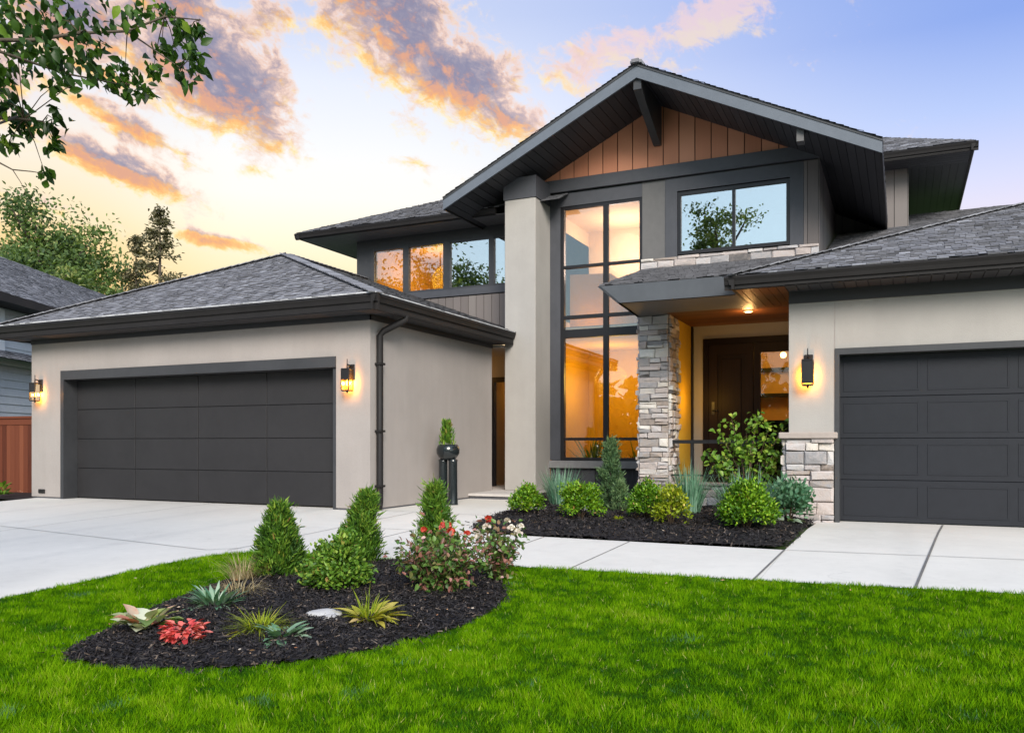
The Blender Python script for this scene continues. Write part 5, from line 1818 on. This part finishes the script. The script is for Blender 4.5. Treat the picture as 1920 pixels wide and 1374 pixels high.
def far_conifer(x, y, z0, h, r_, label, seed, tiers=17, mt='farspruce', leaf=.27):
    g = np.random.default_rng(seed)
    root = empty('conifer_tree', (x, y, z0), label, 'tree', 'conifers behind the garage roof')
    tk = MB().tube([(x, y, z0 - .2), (x, y, z0 + h)], [h * .018, .02], 8)
    P, D = [], []
    for k in range(tiers):
        t = (k + .5) / tiers
        z = z0 + h * (.15 + .85 * t)
        rr = r_ * (1 - t) ** .75 * g.uniform(.6, 1.25) + .12
        nb = int(6 + 5 * (1 - t))
        for j in range(nb):
            if g.random() < .3:
                continue
            a = g.uniform(0, 6.28)
            e = rr * g.uniform(.6, 1.15)
            tip = Vector((x + e * math.cos(a), y + e * math.sin(a), z - e * .10 + g.normal(0, .15)))
            tk.tube([(x, y, z), tip], [.05, .015], 4)
            for q in range(52):
                s_ = g.uniform(.2, 1.05)
                P.append(np.array(Vector((x, y, z)).lerp(tip, s_)) + g.normal(0, .20, 3) * np.array([1, 1, .8]))
                D.append([math.cos(a), math.sin(a), -.15])
    tk.build('trunk', M['bark'], root)
    P, D = np.array(P), np.array(D)
    m = len(P)
    leaves('crown', P, D + g.normal(0, .5, (m, 3)), g.normal(0, .5, (m, 3)) + np.array([0, 0, .7]), leaf * g.uniform(.6, 1.2, m), leaf * .45, np.clip(g.normal(.48, .2, m), 0, 1), M[mt], root, .2, .2)


GZ0 = gz(30)
far_tree(-55.0, 40, GZ0, 19.8, 6.6, 'tall irregular green pine above the neighbouring roof at the far left', 135, .30, 5, cz=.62, sz=.36, per=190, name='pine_tree', wob=.85)
far_tree(-49.2, 41, GZ0, 12.7, 3.2, 'shorter dark green tree between the pine and the two conifers', 44, .30, 6, cz=.70, sz=.28, per=150, name='broadleaf_tree', wob=.8)
far_tree(-64.0, 43, GZ0, 18.6, 6.0, 'green tree crown cut by the left edge, behind the pine', 50, .32, 16, cz=.62, sz=.34, per=150, name='broadleaf_tree', wob=.8)
far_conifer(-43.7, 40, GZ0, 16.5, 2.3, 'taller of the two slender conifers against the glowing sky', 8, 20)
far_conifer(-47.0, 41, GZ0, 15.3, 1.7, 'shorter left conifer of the two against the glowing sky', 9, 16)
# trees across the street: seen only as reflections in the upstairs windows
far_tree(-12.0, -27, -.85, 21.5, 4.8, 'leafy street tree mirrored in the left pane of the upstairs bedroom window', 95, .26, 21, per=150, name='street_tree', group='trees across the street', wob=.6)
far_tree(-3.5, -30, -.85, 17.2, 3.2, 'lower street tree mirrored at the foot of the right bedroom window pane', 60, .26, 22, per=130, name='street_tree', group='trees across the street', wob=.6)
far_tree(-27.0, -13, -.85, 17.0, 5.0, 'dense street tree mirrored in the third pane of the strip window', 90, .26, 23, per=170, name='street_tree', group='trees across the street', wob=.8)

# line of trees and hedges along the far side of the street (only mirrored in the lower panes)
nt_l = 9000
cx_ = rng.uniform(-75, 45, 240)
ch_ = rng.uniform(2.5, 8.5, 240)
ix_ = rng.integers(0, 240, nt_l)
Pt = np.stack([cx_[ix_] + rng.normal(0, 1.3, nt_l), -36 + rng.normal(0, 1.6, nt_l), -.8 + ch_[ix_] * rng.random(nt_l) ** .7 + rng.normal(0, .3, nt_l)], 1)
ORG['__origin'] = Vector((0, 0, 0))
tl = empty('tree_line', (0, 0, 0), 'distant line of trees across the street, seen mirrored in glass', 'trees')
tl['kind'] = 'stuff'
leaves('foliage', Pt, rng.normal(0, 1, (nt_l, 3)), rng.normal(0, .6, (nt_l, 3)) + np.array([0, .8, .3]), 1.1, .8, np.clip(rng.normal(.35, .2, nt_l), 0, 1), M['farleaf'], tl)

# ================================================================= neighbour, fence, corner planting
NB_D, NB_R = Vector((-.42, .9076, 0)), Vector((.9076, .42, 0))


def nbp(lat, d, z):
    p = NB_R * lat + NB_D * d
    return (p.x, p.y, z)


N_ = empty('neighbour_house', nbp(-15.2, 22, -.2), 'grey neighbouring house with a shingle hip roof at the far left', 'house')
E = 4.55
nr = shingles([nbp(-11.9, 17.4, E), nbp(-11.9, 36.6, E), nbp(-15.2, 33.5, E + 2.02), nbp(-15.2, 20.9, E + 2.02)], NB_D, 91)
shingles([nbp(-18.5, 17.4, E), nbp(-11.9, 17.4, E), nbp(-15.2, 20.9, E + 2.02)], NB_R, 92, mb=nr)
nro = nr.build('roof', M['shingle'], N_)
nf = MB()
nf.prism([nbp(-11.9, 17.4, E - .005), nbp(-11.9, 36.6, E - .005), nbp(-11.9, 36.6, E - .2), nbp(-11.9, 17.4, E - .2)], NB_R * .03)
nf.prism([nbp(-18.5, 17.4, E - .005), nbp(-11.9, 17.4, E - .005), nbp(-11.9, 17.4, E - .2), nbp(-18.5, 17.4, E - .2)], NB_D * -.03)
nf.prism([nbp(-18.5, 17.4, E - .2), nbp(-11.9, 17.4, E - .2), nbp(-11.9, 36.6, E - .2), nbp(-18.5, 36.6, E - .2)], (0, 0, .02))
nf.build('fascia', M['gutter'], nro)
nw = MB()
for z in np.arange(-.2, E - .2, .2):
    nw.prism([nbp(-12.5, 18.0, z), nbp(-12.5, 36, z), nbp(-12.52, 36, z + .2), nbp(-12.52, 18.0, z + .2)], NB_R * -.2)
    nw.prism([nbp(-18, 18.0, z), nbp(-12.51, 18.0, z), nbp(-12.51, 18.02, z + .2), nbp(-18, 18.02, z + .2)], NB_D * .2)
nw.build('wall', M['nwall'], N_)
nt_ = MB()
nt_.prism([nbp(-12.46, 17.95, 2.95), nbp(-12.46, 36, 2.95), nbp(-12.46, 36, 3.25), nbp(-12.46, 17.95, 3.25)], NB_R * .06)
nt_.prism([nbp(-12.46, 20.4, 3.25), nbp(-12.46, 20.6, 3.25), nbp(-12.46, 20.6, 4.3), nbp(-12.46, 20.4, 4.3)], NB_R * .05)
nt_.prism([nbp(-12.46, 17.9, -.2), nbp(-12.46, 18.15, -.2), nbp(-12.46, 18.15, 2.95), nbp(-12.46, 17.9, 2.95)], NB_R * .05)
nt_.build('trim', M['nwhite'], N_)
nsk = shingles([nbp(-12.0, 18, 3.05), nbp(-12.0, 36, 3.05), nbp(-12.45, 36, 3.3), nbp(-12.45, 18, 3.3)], NB_D, 93)
nsk.build('skirt_roof', M['shingle'], N_)
nwi = MB()
for d0, d1 in ((19.0, 20.2),):
    for z0, z1 in ((1.1, 2.6),):
        nwi.prism([nbp(-12.49, d0, z0), nbp(-12.49, d1, z0), nbp(-12.49, d1, z0 + .08), nbp(-12.49, d0, z0 + .08)], NB_R * .06)
        nwi.prism([nbp(-12.49, d0, z1 - .08), nbp(-12.49, d1, z1 - .08), nbp(-12.49, d1, z1), nbp(-12.49, d0, z1)], NB_R * .06)
        for q in (d0, d1 - .08):
            nwi.prism([nbp(-12.49, q, z0 + .08), nbp(-12.49, q + .08, z0 + .08), nbp(-12.49, q + .08, z1 - .08), nbp(-12.49, q, z1 - .08)], NB_R * .06)
wi = nwi.build('window', M['nwhite'], N_)
MB().prism([nbp(-12.47, 19.08, 1.18), nbp(-12.47, 20.12, 1.18), nbp(-12.47, 20.12, 2.52), nbp(-12.47, 19.08, 2.52)], NB_R * .015).build('pane', M['glass_mirror'], wi)

FN = empty('cedar_fence', (-17.5, 12.5, -.1), 'red-brown cedar board fence between the garage and the neighbour', 'fence')
fb = planks([(-24.0, 12.5, -.08), (-16.06, 12.5, -.08), (-16.06, 12.5, 1.58), (-24.0, 12.5, 1.58)], (0, 0, 1), .145, .008, .018, 77, back=False)
fb.build('fence_board', M['cedar'], FN)
fr2 = MB()
fr2.box(-24.0, -16.07, 12.44, 12.56, 1.58, 1.63, .6)
fr2.box(-24.0, -16.07, 12.465, 12.478, 1.44, 1.578, .6)
fr2.box(-24.0, -16.07, 12.503, 12.54, .3, .39, .4)
fr2.build('fence_rail', M['cedar'], FN)
for x in (-16.2, -18.6, -21.0, -23.4):
    MB().box(x - .045, x + .045, 12.505, 12.595, -.1, 1.575, .45).build('fence_post', M['cedar'], FN)
cb = [(-17.6, 11.95), (-15.95, 11.35), (-16.06, 12.45), (-18.8, 12.45), (-18.8, 11.9)]
sheet('soil_strip', [(-19, 11.0), (-15.9, 11.0), (-15.9, 11.4), (-16.06, 12.48), (-19, 12.48)], .006, M['mulch'])
lt = litter([(-18.2, 11.1), (-15.95, 11.1), (-16.1, 12.4), (-18.2, 12.4)], 60)
rosette(-16.55, 11.15, .16, 22, 'small leafy green plant at the foot of the cedar fence', 'plant', 'fence_plant', 'shrub', .17, .5, (.2, 1.2), height=.16)
